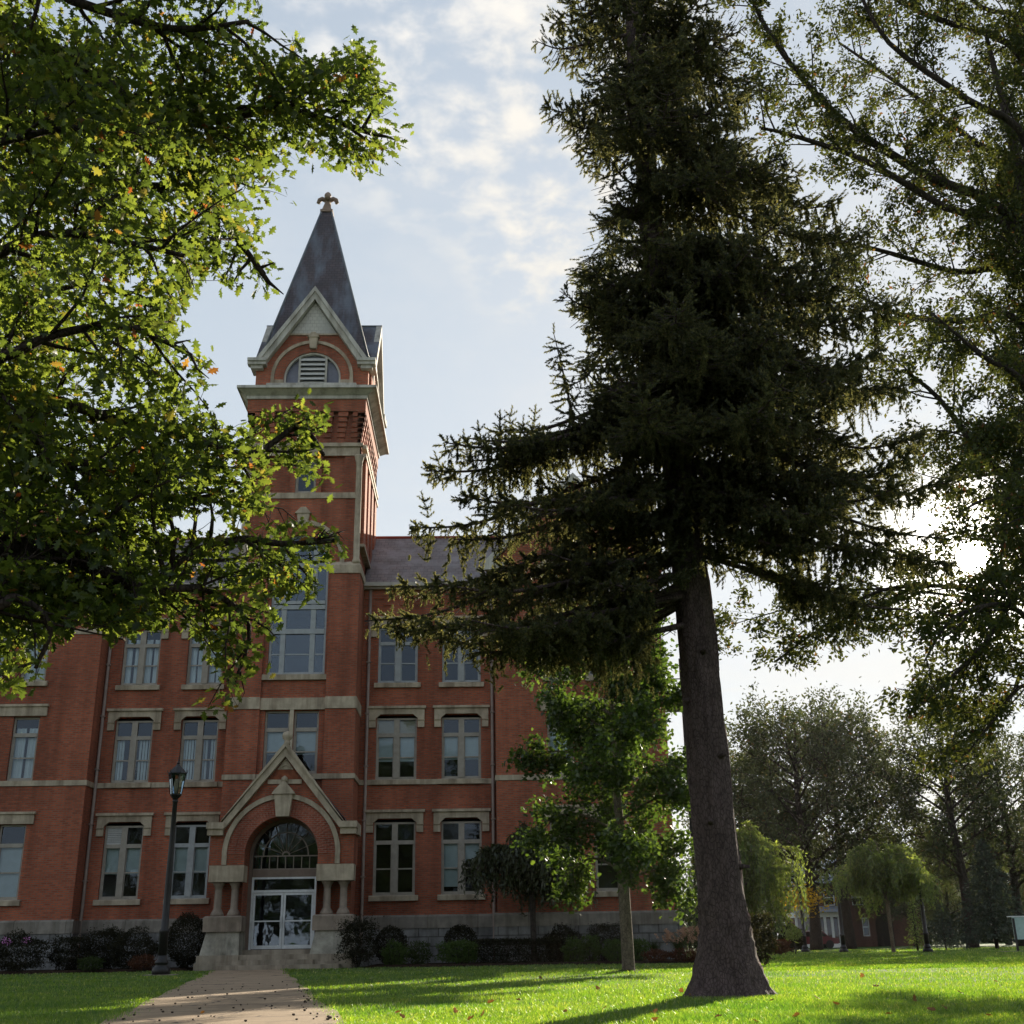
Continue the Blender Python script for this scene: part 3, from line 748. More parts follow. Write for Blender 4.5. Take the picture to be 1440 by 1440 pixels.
# belfry stage with four gables
BX0, BX1, BY0, BY1 = -9.44, -4.62, 45.12, 51.15
BC, BYC = (BX0+BX1)/2, (BY0+BY1)/2
GA, GB = 27.55, 24.35
tw.box(BX0, BX1, BY0+0.45, BY1-0.45, 23.08, 24.4)
def gtop(x): return max(24.2, GA-abs(x-BC)*(GA-24.30)/2.05)
wall_grid(tw, BX0, BC-1.22, 23.08, 23.75, [], BY0); wall_grid(tw, BC+1.22, BX1, 23.08, 23.75, [], BY0)
arch_wall(tw, BX0, BX1, BC, 23.75, 1.22, lambda x: min(gtop(x), 25.85) if abs(x-BC) < 2.1 else 24.2, BY0, 0.3)
for x in (BC-1.22, BC+1.22): tw.quad((x, BY0, 23.08), (x, BY0+0.3, 23.08), (x, BY0+0.3, 23.75), (x, BY0, 23.75))
for x, s in ((BX1, 1), (BX0, -1)):
    q = [(x, BY0, 23.08), (x, BY1, 23.08), (x, BY1, 24.3), (x, BY0, 24.3)]; tw.quad(*(q if s > 0 else q[::-1]))
    q = [(x, BYC-2.3, 24.3), (x, BYC+2.3, 24.3), (x, BYC, GA)]; tw.add(q, [(0, 1, 2) if s > 0 else (2, 1, 0)])
    for k in range(2):
        y0 = BY0+0.55+k*4.3; a, b = sorted((x, x+s*0.10)); tw.box(a, b, y0, y0+0.6, 23.1, 24.1)
tower = part(tw, 'tower', M_BRICK)
# stone of the tower
def sub(mb, name, mat): return mb.build(name, mat, tower)
ts = MB()
ts.box(TX0-0.03, PI0, YT-0.05, YT+0.0-0.002, 9.38, 9.84); ts.box(PI1, TX1+0.03, YT-0.05, YT-0.002, 9.38, 9.84)
ts.box(PI0+0.002, PI1-0.002, YT+0.04, YT+0.148, 9.36, 9.82); ts.box(TX1+0.002, TX1+0.03, YT-0.001, YR, 9.38, 9.84)
ts.box(-7.235, -7.085, YT+0.05, YT+0.42, 6.92, 9.36)
ts.box(TX0-0.04, PI0, YT-0.06, YT-0.002, 6.70, 6.89); ts.box(PI1, TX1+0.05, YT-0.06, YT-0.002, 6.70, 6.89); ts.box(PI0+0.002, PI1-0.002, YT+0.02, YT+0.148, 6.70, 6.90)
ts.box(TX1+0.002, TX1+0.05, YT, YR-0.06, 6.70, 6.89)
sub(ts, 'stone_band', M_STONE)
for a, b in ((TX0-0.03, PI0+0.03), (PI1-0.03, TX1+0.03)):
    ts = MB(); ts.box(a, b, YT-0.05, YT+0.16, 14.86, 15.2); ts.frustum((a, b, YT-0.05, YT+0.16), (a+0.1, b-0.1, YT+0.1, YT+0.16), 15.2, 15.38); sub(ts, 'offset_cap', M_STONE)
for x, s in ((TX1, 1), (TX0, -1)):
    ts = MB(); a, b = sorted((x-s*0.12, x+s*0.05)); ts.box(a, b, YT+0.16, TYB-2.6, 14.87, 15.19)
    a, b = sorted((x-s*0.14, x+s*0.02)); ts.box(a, b, YT+0.17, TYB-2.6, 15.19, 15.30); sub(ts, 'offset_cap', M_STONE)
ts = MB()
ts.box(MX0-0.04, MX1+0.04, MY-0.06, MY-0.002, 18.15, 18.40); ts.box(MX0-0.03, MX1+0.03, MY-0.05, MY-0.002, 20.07, 20.46); ts.box(MX0-0.10, MX1+0.16, MY-0.14, MY-0.002, 20.46, 20.62)
for x, s in ((SX, 1), (TX0+0.10, -1)):
    a, b = sorted((x+s*0.002, x+s*0.20)); ts.box(a, b, MY+0.1, TYB, 20.05, 20.22); ts.box(a, b, MY+0.1, TYB, 20.44, 20.62)
    a, b = sorted((x+s*0.002, x+s*0.22)); ts.box(a, b, MY+0.1, TYB, 16.08, 16.2)
sub(ts, 'stone_band', M_STONE)
q = MB(); q.box(big[0]-0.22, big[1]+0.22, YT+0.02, YT+0.4, 10.53, 10.74); sub(q, 'sill', M_STONE)
q = MB(); q.strip(arc(cxw, 15.45, 1.56, 180, 0, 28), arc(cxw, 15.45, 1.74, 180, 0, 28), MY-0.08, MY-0.002)
for s in (-1, 1): q.box(cxw+s*1.65-0.09, cxw+s*1.65+0.09, MY-0.08, MY-0.002, 15.25, 15.45)
q.prism([(cxw-0.16, 16.85), (cxw+0.16, 16.85), (cxw+0.26, 17.45), (cxw-0.26, 17.45)], MY-0.16, MY-0.003)
q.prism([(cxw-0.34, 17.45), (cxw+0.34, 17.45), (cxw+0.1, 17.72), (cxw-0.1, 17.72)], MY-0.2, MY-0.003)
sub(q, 'arch_hood', M_STONE)
for x in (MX0-0.02, MX1+0.02):
    q = MB(); q.lathe([(0.17, 15.3), (0.17, 15.42), (0.13, 15.52), (0.125, 19.6), (0.14, 19.65), (0.13, 19.72), (0.20, 20.0), (0.21, 20.06)], x, MY-0.02, 14); sub(q, 'colonnette', M_STONE)
# stair window joinery
f = MB(); y0, y1 = YT+0.27, YT+0.38
a, b = big
def vbar(x, w, z0, z1): f.box(x-w, x+w, y0, y1, z0, z1)
f.box(a, a+0.09, y0, y1, 10.75, 15.45); f.box(b-0.09, b, y0, y1, 10.75, 15.45)
for x in (-7.70, -6.53): vbar(x, 0.10, 10.75, 16.0)
for z, h in ((10.8, 0.06), (12.52, 0.10), (13.52, 0.09), (13.72, 0.07), (15.28, 0.10)): f.box(a+0.09, b-0.09, y0-0.03, y1-0.003, z-h, z+h)
f.box(a+0.09, b-0.09, y0+0.03, y1-0.02, 11.57, 11.62)
f.strip(arc(cxw, 15.45, rw-0.10, 180, 0, 24), arc(cxw, 15.45, rw, 180, 0, 24), y0, y1)
sw = part(f, 'stair_window', M_FRAMEL)
g = MB(); g.prism([(a, 10.75), (b, 10.75), (b, 15.45)] + arc(cxw, 15.45, rw-0.02, 0, 180, 20)[1:-1] + [(a, 15.45)], y0+0.05, y0+0.054); g.build('pane', M_GLASS, sw)
for i, x in enumerate(wx): window(x[0], x[1], 6.92, 9.34, YT+0.15, lights=1, transom=0.70, fill=('shade', 0.52), sill=None)
window(bay[1][0], bay[1][1], 18.42, 20.05, MY, lights=1, transom=0.7, rail=False, sill=None)
# main cornice
q = MB()
q.box(MX0-0.30, MX1+0.30, MY-0.30, TYB+0.1, 22.60, 22.76); q.frustum((MX0-0.34, MX1+0.34, MY-0.34, TYB+0.15), (MX0-0.58, MX1+0.62, MY-0.60, TYB+0.35), 22.76, 22.94)
q.box(MX0-0.66, MX1+0.72, MY-0.68, TYB+0.4, 22.94, 23.06)
q.frustum((MX0-0.6, MX1+0.66, MY-0.6, TYB+0.35), (MX0-0.1, MX1+0.3, MY-0.1, TYB), 23.06, 23.14)
q.box(BX0-0.02, BX1+0.02, BY0-0.10, BY0-0.002, 23.14, 23.26); q.box(BC-1.92, BC+1.92, BY0-0.14, BY0-0.003, 23.26, 23.42)
sub(q, 'cornice', M_TRIM)
# belfry opening
q = MB(); q.strip(arc(BC, 23.75, 1.22, 180, 0, 24), arc(BC, 23.75, 1.14, 180, 0, 24), BY0+0.06, BY0+0.2)
for s in (-1, 1): q.box(BC+s*1.18-0.04, BC+s*1.18+0.04, BY0+0.06, BY0+0.2, 23.42, 23.75); q.box(BC+s*0.57-0.045, BC+s*0.57+0.045, BY0+0.05, BY0+0.2, 23.42, 24.78)
q.box(BC-1.2, BC+1.2, BY0+0.05, BY0+0.22, 23.40, 23.46)
bf = sub(q, 'belfry_opening', M_TRIM)
q = MB(); k = 6
for i in range(k):
    z0 = 23.47+i*(1.36/k); h = 1.36/k
    q.add([(BC-0.53, BY0+0.04, z0), (BC+0.53, BY0+0.04, z0), (BC+0.53, BY0+0.2, z0+h*0.8), (BC-0.53, BY0+0.2, z0+h*0.8), (BC-0.53, BY0+0.04, z0-0.03), (BC+0.53, BY0+0.04, z0-0.03)], [(0, 1, 2, 3), (4, 5, 1, 0)])
sub(q, 'louver', M_SLAT)
q = MB(); q.prism([(BC-1.15, 23.42), (BC+1.15, 23.42), (BC+1.15, 23.75)] + arc(BC, 23.75, 1.15, 0, 180, 20)[1:-1] + [(BC-1.15, 23.75)], BY0+0.24, BY0+0.28)
sub(q, 'belfry_panel', paint('blue_grey_panel', (0.15, 0.16, 0.21), 0.35))
q = MB(); q.strip(arc(BC, 23.75, 1.62, 180, 0, 30), arc(BC, 23.75, 1.76, 180, 0, 30), BY0-0.07, BY0-0.002)
for s in (-1, 1): q.box(BC+s*1.69-0.075, BC+s*1.69+0.075, BY0-0.07, BY0-0.002, 23.42, 23.75); q.box(BC+s*1.42-0.2, BC+s*1.42+0.2, BY0-0.05, BY0-0.001, 23.42, 23.62)
q.prism([(BC-0.14, 25.1), (BC+0.14, 25.1), (BC+0.2, 25.62), (BC-0.2, 25.62)], BY0-0.16, BY0-0.003); q.prism([(BC-0.26, 25.62), (BC+0.26, 25.62), (BC+0.08, 25.86), (BC-0.08, 25.86)], BY0-0.2, BY0-0.003)
q.box(BC-1.05, BC+1.05, BY0-0.06, BY0-0.004, 25.78, 25.86)
sub(q, 'arch_hood', M_STONE)
q = MB(); q.prism([(BC-1.0, 25.84), (BC+1.0, 25.84), (BC, 27.4)], BY0-0.05, BY0-0.0); sub(q, 'gable_panel', M_SCALE)
# gable trim and kneelers on the four fronts
for face in range(4):
    q = MB(); HWX, HWY = 2.05, 2.35
    if face in (0, 2):
        y = (BY0-0.30, BY0-0.004) if face == 0 else (BY1+0.004, BY1+0.3)
        for s in (-1, 1):
            q.prism([(BC+s*HWX, 24.28), (BC+s*(HWX+0.34), 24.28), (BC, 27.98), (BC, 27.45)][::s], *y)
            y_ = (y[0]-0.08, y[1]) if face == 0 else (y[0], y[1]+0.08)
            q.prism([(BC+s*(HWX+0.16), 24.44), (BC+s*(HWX+0.36), 24.46), (BC, 28.06), (BC, 27.82)][::s], *y_)
            a, b = sorted((BC+s*(HWX-0.1), BC+s*2.74)); q.box(a, b, y[0]-0.05, y[1]+0.0, 24.22, 24.36); q.box(a, b-0.0, y[0]-0.12, y[1], 24.36, 24.50)
            a, b = sorted((BC+s*(HWX+0.05), BC+s*2.60)); q.box(a, b, y[0]+0.05, y[1], 24.06, 24.22)
    else:
        s_ = 1 if face == 1 else -1
        x = (BX1+0.004, BX1+0.26) if face == 1 else (BX0-0.26, BX0-0.004)
        for s in (-1, 1):
            q.prism([(BYC+s*HWY, 24.28), (BYC+s*(HWY+0.34), 24.28), (BYC, 27.98), (BYC, 27.45)][::s], *x, axis='x')
            a, b = sorted((BYC+s*(HWY-0.1), BYC+s*3.1)); q.box(x[0], x[1]+0.05, a, b, 24.2, 24.48)
        q.strip([(BYC+p[0], p[1]) for p in arc(0, 23.75, 1.55, 180, 0, 20)], [(BYC+p[0], p[1]) for p in arc(0, 23.75, 1.72, 180, 0, 20)], 0, 1)
        k = len(q.v)-4*21
        for i in range(4*21):
            vx = q.v[k+i]; q.v[k+i] = (x[0] if vx[1] < 0.5 else x[0]+0.1, vx[0], vx[2])
    sub(q, 'gable_trim', M_TRIM)
# spire
q = MB()
SB, ST = 24.45, 34.1
e0 = (BX0-0.05, BX1+0.05, BY0+0.36, BY1-0.36)
q.frustum(e0, (XC-0.24, XC+0.24, BYC-0.26, BYC+0.26), SB, ST)
for s in (-1, 1):       # slate roofs of the side gables and of the front ones
    xg = BX1+0.26 if s > 0 else BX0-0.26
    for t_ in (-1, 1): q.add([(xg, BYC, 27.93), (BC, BYC, 27.93), (BC, BYC+t_*2.72, 24.32), (xg, BYC+t_*2.72, 24.32)], [(0, 1, 2, 3)])
    yg = BY1+0.25 if s > 0 else BY0-0.25
    for t_ in (-1, 1): q.add([(BC, yg, 27.93), (BC, BYC, 27.93), (BC+t_*2.42, BYC, 24.34), (BC+t_*2.42, yg, 24.34)], [(0, 1, 2, 3)])
spire = sub(q, 'spire', M_SLATE)
q = MB()
for (bx, by), (tx, ty) in (((e0[0], e0[2]), (XC-0.24, BYC-0.26)), ((e0[1], e0[2]), (XC+0.24, BYC-0.26)), ((e0[1], e0[3]), (XC+0.24, BYC+0.26)), ((e0[0], e0[3]), (XC-0.24, BYC+0.26))):
    q.tube([(bx, by, SB), (tx, ty, ST)], 0.05, 5)
for s in (-1, 1): q.tube([(BC, BYC, 27.95), (BX1+0.28 if s > 0 else BX0-0.28, BYC, 27.95)], 0.05, 5)
sub(q, 'hip_flashing', paint('lead_flashing', (0.13, 0.145, 0.165), 0.5))
q = MB()
q.box(XC-0.30, XC+0.30, BYC-0.32, BYC+0.32, ST-0.02, ST+0.12)
q.frustum((XC-0.24, XC+0.24, BYC-0.24, BYC+0.24), (XC-0.12, XC+0.12, BYC-0.12, BYC+0.12), ST+0.12, ST+0.62)
q.frustum((XC-0.12, XC+0.12, BYC-0.12, BYC+0.12), (XC-0.13, XC+0.13, BYC-0.12, BYC+0.12), ST+0.62, ST+1.02)
for dx, dy in ((1, 0), (-1, 0), (0, 1), (0, -1)):
    p = [(XC+dx*r, BYC+dy*r, ST+z) for r, z in ((0.05, 0.80), (0.28, 0.92), (0.40, 0.84), (0.45, 0.70), (0.38, 0.64))]
    q.tube(p, [0.12, 0.115, 0.12, 0.10, 0.05], 8)
q.lathe([(0.1, ST+1.0), (0.17, ST+1.1), (0.13, ST+1.22), (0.04, ST+1.30)], XC, BYC, 10)
sub(q, 'finial', paint('weathered_finial', (0.24, 0.17, 0.13), 0.8))

# ------------------------------------------------------------------ entrance porch
PX0, PX1 = -9.62, -4.46
AC, AR, AZ = -7.05, 1.31, 3.88
pm = MB()
KZ = 4.66; PA = 7.30
def ptop(x): return KZ + (PA-KZ)*(1-min(1, abs(x-AC)/2.2)) if abs(x-AC) < 2.2 else KZ
xs_ = (PX0, PX1)
DEP = 1.15
# front face above the imposts
wall_grid(pm, PX0, AC-AR, 3.5, AZ, [], YF); wall_grid(pm, AC+AR, PX1, 3.5, AZ, [], YF)
arch_wall(pm, PX0, PX1, AC, AZ, AR, ptop, YF, DEP)
for x in (AC-AR, AC+AR): pm.quad((x, YF, 0.6), (x, YF+DEP, 0.6), (x, YF+DEP, AZ), (x, YF, AZ))
pm.quad((PX0, YF, 3.5), (PX0, YF, KZ), (PX0, YT, KZ), (PX0, YT, 3.5)); pm.quad((PX1, YF, 3.5), (PX1, YT, 3.5), (PX1, YT, KZ), (PX1, YF, KZ))
# recessed wall behind the columns
for a, b in ((PX0+0.12, AC-AR), (AC+AR, PX1-0.12)): pm.box(a, b-0.001, YF+0.62, YT, 0.6, 3.5)
porch = part(pm, 'entrance_porch', M_BRICK)
def psub(mb, name, mat): return mb.build(name, mat, porch)
q = MB(); n = 44     # ring of radial bricks round the arch
for i in range(n):
    a0, a1 = R_(180-180*(i+0.06)/n), R_(180-180*(i+0.94)/n)
    for r0, r1, d in ((AR+0.005, AR+0.33, 0.03), (AR+0.345, AR+0.62, 0.022)):
        q.prism([(AC+r0*math.cos(a0), AZ+r0*math.sin(a0)), (AC+r0*math.cos(a1), AZ+r0*math.sin(a1)), (AC+r1*math.cos(a1), AZ+r1*math.sin(a1)), (AC+r1*math.cos(a0), AZ+r1*math.sin(a0))][::-1], YF-d, YF-0.001)
psub(q, 'arch_ring', M_ARCHBRICK)
q = MB(); q.strip(arc(AC, AZ, AR+0.63, 180, 0, 36), arc(AC, AZ, AR+0.80, 180, 0, 36), YF-0.10, YF-0.002)
for s in (-1, 1): q.box(AC+s*2.015-0.085, AC+s*2.015+0.085, YF-0.10, YF-0.002, 3.52, AZ-0.001)
psub(q, 'arch_hood', M_STONE)
q = MB(); q.prism([(AC-0.23, AZ+AR-0.02), (AC+0.23, AZ+AR-0.02), (AC+0.33, AZ+AR+0.76), (AC-0.33, AZ+AR+0.76)], YF-0.24, YF-0.004)
q.prism([(AC-0.42, 5.96), (AC+0.42, 5.96), (AC+0.36, 6.06), (AC+0.05, 6.40), (AC-0.05, 6.40), (AC-0.36, 6.06)], YF-0.30, YF-0.004)
q.lathe([(0.05, 6.36), (0.12, 6.44), (0.11, 6.55), (0.03, 6.62)], AC, YF-0.14, 10)
psub(q, 'keystone', M_STONE)
q = MB(); dz = 0.42
for s in (-1, 1):
    o_ = [(AC+s*2.14, KZ+0.02), (AC+s*2.14, KZ+0.33), (AC, PA+0.42), (AC, PA+0.02)]
    q.prism(o_[::s], YF-0.22, YF+0.35)
    o_ = [(AC+s*2.2, KZ+0.34), (AC+s*2.1, KZ+0.48), (AC, PA+0.56), (AC, PA+0.36)]
    q.prism(o_[::s], YF-0.30, YF+0.40)
    a, b = sorted((AC+s*2.1, AC+s*2.66)); q.box(a, b, YF-0.20, YF+0.3, KZ-0.12, KZ+0.10); q.box(a-0.03, b+0.03, YF-0.28, YF+0.34, KZ+0.10, KZ+0.32)
    x = AC+s*2.60
    a, b = sorted((x-s*0.03, x+s*0.10)); q.box(a, b, YF+0.34, YT+0.0, KZ-0.1, KZ+0.3)
psub(q, 'coping', M_STONE)
q = MB(); q.lathe([(0.10, PA+0.45), (0.12, PA+0.58), (0.09, PA+0.62), (0.17, PA+0.70), (0.20, PA+0.80), (0.16, PA+0.92), (0.05, PA+0.97)], AC, YF+0.04, 14); psub(q, 'finial', M_STONE)
q = MB(); q.prism([(AC-0.30, 6.86), (AC+0.30, 6.86), (AC, 7.28)], YF-0.05, YF-0.003); q.box(AC-0.62, AC+0.62, YF-0.055, YF-0.003, 6.34, 6.50)
q.strip(arc(AC, 6.90, 0.13, 170, 10, 8, 0.10), arc(AC, 6.90, 0.19, 170, 10, 8, 0.16), YF-0.09, YF-0.05)
psub(q, 'gable_stone', M_STONE)
q = MB(); q.prism([(AC-0.56, 6.51), (AC+0.56, 6.51), (AC+0.31, 6.85), (AC-0.31, 6.85)], YF-0.03, YF-0.004); psub(q, 'gable_tile', paint('terracotta_tile', (0.26, 0.075, 0.032), 0.7, 0.3))
# porch roof behind its gable
q = MB()
for s in (-1, 1): q.add([(AC, YF+0.3, PA+0.3), (AC, YT, PA+0.3), (AC+s*2.5, YT, KZ+0.1), (AC+s*2.5, YF+0.3, KZ+0.1)], [(0, 1, 2, 3)])
psub(q, 'porch_roof', M_SLATE)
for (a, b) in ((PX0+0.05, AC-AR+0.02), (AC+AR-0.02, PX1+0.03)):
    q = MB(); q.box(a, b, YF-0.08, YF+0.66, 2.94, 3.50); psub(q, 'impost', M_STONED if False else M_STONE)
    for cxx in ((a+b)/2-0.285, (a+b)/2+0.30):
        q = MB(); q.lathe([(0.24, 1.80), (0.24, 1.86), (0.20, 1.93), (0.16, 2.0), (0.135, 2.04), (0.128, 2.65), (0.12, 2.70), (0.14, 2.73), (0.15, 2.80), (0.21, 2.88), (0.23, 2.94)], cxx, YF+0.22, 16)
        psub(q, 'column', M_STONED)
    q = MB(); q.box(a-0.06, b+0.05, YF-0.16, YF+0.7, 1.27, 1.75); q.frustum((a-0.06, b+0.05, YF-0.16, YF+0.7), (a, b, YF-0.1, YF+0.7), 1.75, 1.80); psub(q, 'plinth', M_STONED)
    q = MB(); q.frustum((a-0.10, b+0.02, YF-0.22, YF+1.3), (a+0.06, b-0.02, YF-0.08, YF+1.3), 0.50, 1.27); psub(q, 'pedestal', M_PED)
    q = MB(); q.box(a-0.24, b+0.06, YF-0.36, YF+1.35, -0.1, 0.25); q.box(a-0.18, b+0.04, YF-0.30, YF+1.32, 0.25, 0.50); psub(q, 'base_stone', M_STEP)
q = MB()
q.box(AC-1.9, AC+2.3, YF-0.95, YF-0.37, -0.1, 0.17); q.box(AC-1.40, AC+1.36, YF-0.62, YF+1.9, -0.1, 0.33); q.box(AC-1.36, AC+1.33, YF-0.2, YF+1.9, 0.33, 0.50); q.box(AC-1.30, AC+1.30, YF+0.5, YF+2.2, 0.50, 0.66)
part(q, 'step', M_STEP)
# entrance door
DY = YF+1.0
DW = 1.17; DZ0, DZ1, DT = 0.66, 2.60, 3.10
f = MB()
f.strip(arc(AC, AZ, AR, 180, 0, 30), arc(AC, AZ, AR-0.13, 180, 0, 30), DY, DY+0.16)
for s in (-1, 1): f.box(AC+s*(AR-0.065)-0.065, AC+s*(AR-0.065)+0.065, DY, DY+0.16, DZ0, AZ)
f.box(AC-DW, AC+DW, DY, DY+0.17, 3.14, 3.40)
fan = part(f, 'entrance_surround', paint('brown_door_frame', (0.20, 0.145, 0.115), 0.5))
q = MB()
fr = 1.17
for k in range(1, 8):
    a_ = R_(180*k/8); q.tube([(AC+0.12*math.cos(a_), DY+0.08, AZ+0.02+0.12*math.sin(a_)), (AC+(fr+0.02)*math.cos(a_), DY+0.08, AZ+0.02+(fr+0.02)*math.sin(a_))], 0.016, 5)
q.strip(arc(AC, AZ+0.02, 0.80, 180, 0, 24), arc(AC, AZ+0.02, 0.84, 180, 0, 24), DY+0.06, DY+0.10)
q.strip(arc(AC, AZ+0.02, 0.10, 180, 0, 10), arc(AC, AZ+0.02, 0.15, 180, 0, 10), DY+0.06, DY+0.10)
q.box(AC-fr, AC+fr, DY+0.05, DY+0.11, AZ-0.02, AZ+0.02); q.box(AC-fr, AC+fr, DY+0.05, DY+0.11, 3.40, 3.44)
for k in range(1, 8): q.box(AC-fr+2*fr*k/8-0.014, AC-fr+2*fr*k/8+0.014, DY+0.055, DY+0.105, 3.44, AZ-0.02)
q.build('fanlight_bars', paint('fanlight_paint', (0.26, 0.21, 0.18), 0.5), fan)
q = MB(); q.prism([(AC-fr, 3.4), (AC+fr, 3.4), (AC+fr, AZ)] + arc(AC, AZ, fr+0.03, 0, 180, 20)[1:-1] + [(AC-fr, AZ)], DY+0.12, DY+0.124); q.build('fanlight_glass', M_GLASS, fan)
q = MB()
q.box(AC-DW, AC-DW+0.07, DY+0.01, DY+0.12, DZ0, 3.139); q.box(AC+DW-0.07, AC+DW, DY+0.01, DY+0.12, DZ0, 3.139)
q.box(AC-DW+0.07, AC+DW-0.07, DY+0.01, DY+0.12, DZ1, DZ1+0.09); q.box(AC-DW+0.07, AC+DW-0.07, DY+0.01, DY+0.12, 3.07, 3.139)
dfm = part(q, 'door_frame', M_WHITE)
q = MB(); q.quad((AC-DW, DY+0.07, DZ1+0.09), (AC+DW, DY+0.07, DZ1+0.09), (AC+DW, DY+0.07, 3.07), (AC-DW, DY+0.07, 3.07)); q.build('transom_glass', M_GLASS, dfm)
for s in (-1, 1):
    a, b = sorted((AC+s*0.008, AC+s*(DW-0.08)))
    q = MB(); e = 0.075
    q.box(a, a+e, DY+0.03, DY+0.09, DZ0+0.02, DZ1-0.01); q.box(b-e, b, DY+0.03, DY+0.09, DZ0+0.02, DZ1-0.01)
    q.box(a+e, b-e, DY+0.03, DY+0.09, DZ0+0.02, DZ0+0.14); q.box(a+e, b-e, DY+0.03, DY+0.09, DZ1-0.09, DZ1-0.01)
    q.box(a+e, b-e, DY+0.025, DY+0.05, 1.60, 1.645)
    dl = part(q, 'door', M_WHITE)
    q = MB(); q.quad((a+e, DY+0.06, DZ0+0.14), (b-e, DY+0.06, DZ0+0.14), (b-e, DY+0.06, DZ1-0.09), (a+e, DY+0.06, DZ1-0.09)); q.build('glass', M_DOORGLASS, dl)
    q = MB(); x = AC+s*0.07; q.tube([(x, DY+0.03, 1.40), (x, DY-0.04, 1.42), (x, DY-0.04, 1.78), (x, DY+0.03, 1.80)], 0.014, 6); q.build('handle', M_WHITE, dl)
# dark hallway behind the door
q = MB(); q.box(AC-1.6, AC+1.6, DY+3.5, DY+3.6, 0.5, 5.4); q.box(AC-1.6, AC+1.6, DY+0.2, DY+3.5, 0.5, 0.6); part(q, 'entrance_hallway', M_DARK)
# fire escape on the right flank
q = MB(); x0, x1 = PXR[1]+0.02, PXR[1]+1.5
for z in (6.2, 10.2):
    q.box(x0, x1, 46.6, 50.5, z-0.08, z)
    for x, y in ((x1, 46.6), (x1, 50.5), (x1, 48.5), (x0+0.05, 46.6)): q.box(x-0.025, x+0.025, y-0.025, y+0.025, z, z+1.1)
    for h in (0.55, 1.1): q.box(x0, x1, 46.585, 46.615, z+h-0.02, z+h+0.02); q.box(x1-0.015, x1+0.015, 46.6, 50.5, z+h-0.02, z+h+0.02)
for y in (46.6, 50.5): q.box(x1-0.05, x1+0.05, y-0.05, y+0.05, 0, 12.5)
q.add([(x0+0.2, 50.5, 6.2), (x0+1.1, 50.5, 6.2), (x0+1.1, 55.5, 10.2), (x0+0.2, 55.5, 10.2)], [(0, 1, 2, 3)])
part(q, 'fire_escape', M_BLACK)
# ------------------------------------------------------------------ vegetation tools
def rand_frames(n, nbias=(0, 0, 0.7), adir=None, spread=1.0):
    """random leaf frames: axis (along the leaf), side, normal"""
    nm = rng.normal(size=(n, 3))*spread + np.array(nbias); nm /= np.linalg.norm(nm, axis=1, keepdims=True)
    ax = rng.normal(size=(n, 3)) if adir is None else adir + rng.normal(size=(n, 3))*0.6
    ax -= nm*np.sum(ax*nm, axis=1, keepdims=True); ax /= np.linalg.norm(ax, axis=1, keepdims=True)+1e-9
    sd = np.cross(nm, ax)
    return ax, sd, nm
def leaves(name, P, size, tmpl, faces, mat, parent, nbias=(0, 0, 0.7), adir=None, spread=1.0, svar=0.35):
    """tmpl (k,3): along, across, up; one leaf per point"""
    n = len(P); ax, sd, nm = rand_frames(n, nbias, adir, spread)
    sz = (size*(1-svar+2*svar*rng.random(n)))[:, None, None]
    T = tmpl[None]*sz
    V = P[:, None, :] + T[..., 0:1]*ax[:, None] + T[..., 1:2]*sd[:, None] + T[..., 2:3]*nm[:, None]
    k = len(tmpl); F = (faces[None] + (np.arange(n)*k)[:, None, None]).reshape(-1, faces.shape[1])
    return np_mesh(name, V.reshape(-1, 3), F, mat, parent)
def fan_leaf(out, bend=0.10):
    """triangle fan over an outline (along, across), folded along the midrib"""
    pts = [(0.45, 0.0, 0.0)] + [(a, b, -abs(b)*bend*2-0.12*(a-0.4)**2) for a, b in out]
    k = len(out); fs = [(0, 1+i, 1+(i+1) % k) for i in range(k)]
    return np.array(pts), np.array(fs)
h_ = [(0.0, 0.015), (0.18, 0.07), (0.24, 0.24), (0.36, 0.12), (0.50, 0.34), (0.60, 0.14), (0.76, 0.22), (0.82, 0.08), (1.0, 0.0)]
OAK_T, OAK_F = fan_leaf([(a, -b) for a, b in h_] + [(a, b) for a, b in h_[-2::-1]])
h_ = [(0.0, 0.01), (0.10, 0.30), (0.38, 0.46), (0.45, 0.26), (0.72, 0.30), (1.0, 0.0)]
MAP_T, MAP_F = fan_leaf([(a, -b) for a, b in h_] + [(a, b) for a, b in h_[-2::-1]])
LEAF_T = np.array([(0, 0, 0), (0.45, -0.26, 0.03), (1.0, 0, -0.08), (0.45, 0.26, 0.03)]); LEAF_F = np.array([(0, 1, 2), (0, 2, 3)])
STRIP_T = np.array([(0, 0, 0), (0.45, -0.13, 0.02), (1.0, 0, -0.05), (0.45, 0.13, 0.02)])

def pline(P, k=6):
    """smooth polyline through control points"""
    P = [Vector(p) for p in P]
    if len(P) == 2: return [P[0].lerp(P[1], i/k) for i in range(k+1)]
    out = []
    for i in range(len(P)-1):
        p0 = P[max(i-1, 0)]; p1 = P[i]; p2 = P[i+1]; p3 = P[min(i+2, len(P)-1)]
        for j in range(k):
            t_ = j/k; t2 = t_*t_; t3 = t2*t_
            out.append(0.5*((2*p1) + (p2-p0)*t_ + (2*p0-5*p1+4*p2-p3)*t2 + (3*p1-p0-3*p2+p3)*t3))
    out.append(P[-1]); return out
def plen(L): return sum((b-a).length for a, b in zip(L, L[1:]))
def psample(L, t_):
    d = t_*plen(L)
    for a, b in zip(L, L[1:]):
        l = (b-a).length
        if d <= l: return a.lerp(b, d/max(l, 1e-9)), (b-a).normalized()
        d -= l
    return L[-1].copy(), (L[-1]-L[-2]).normalized()
def rot_about(v, k, a):
    return v*math.cos(a) + k.cross(v)*math.sin(a) + k*k.dot(v)*(1-math.cos(a))
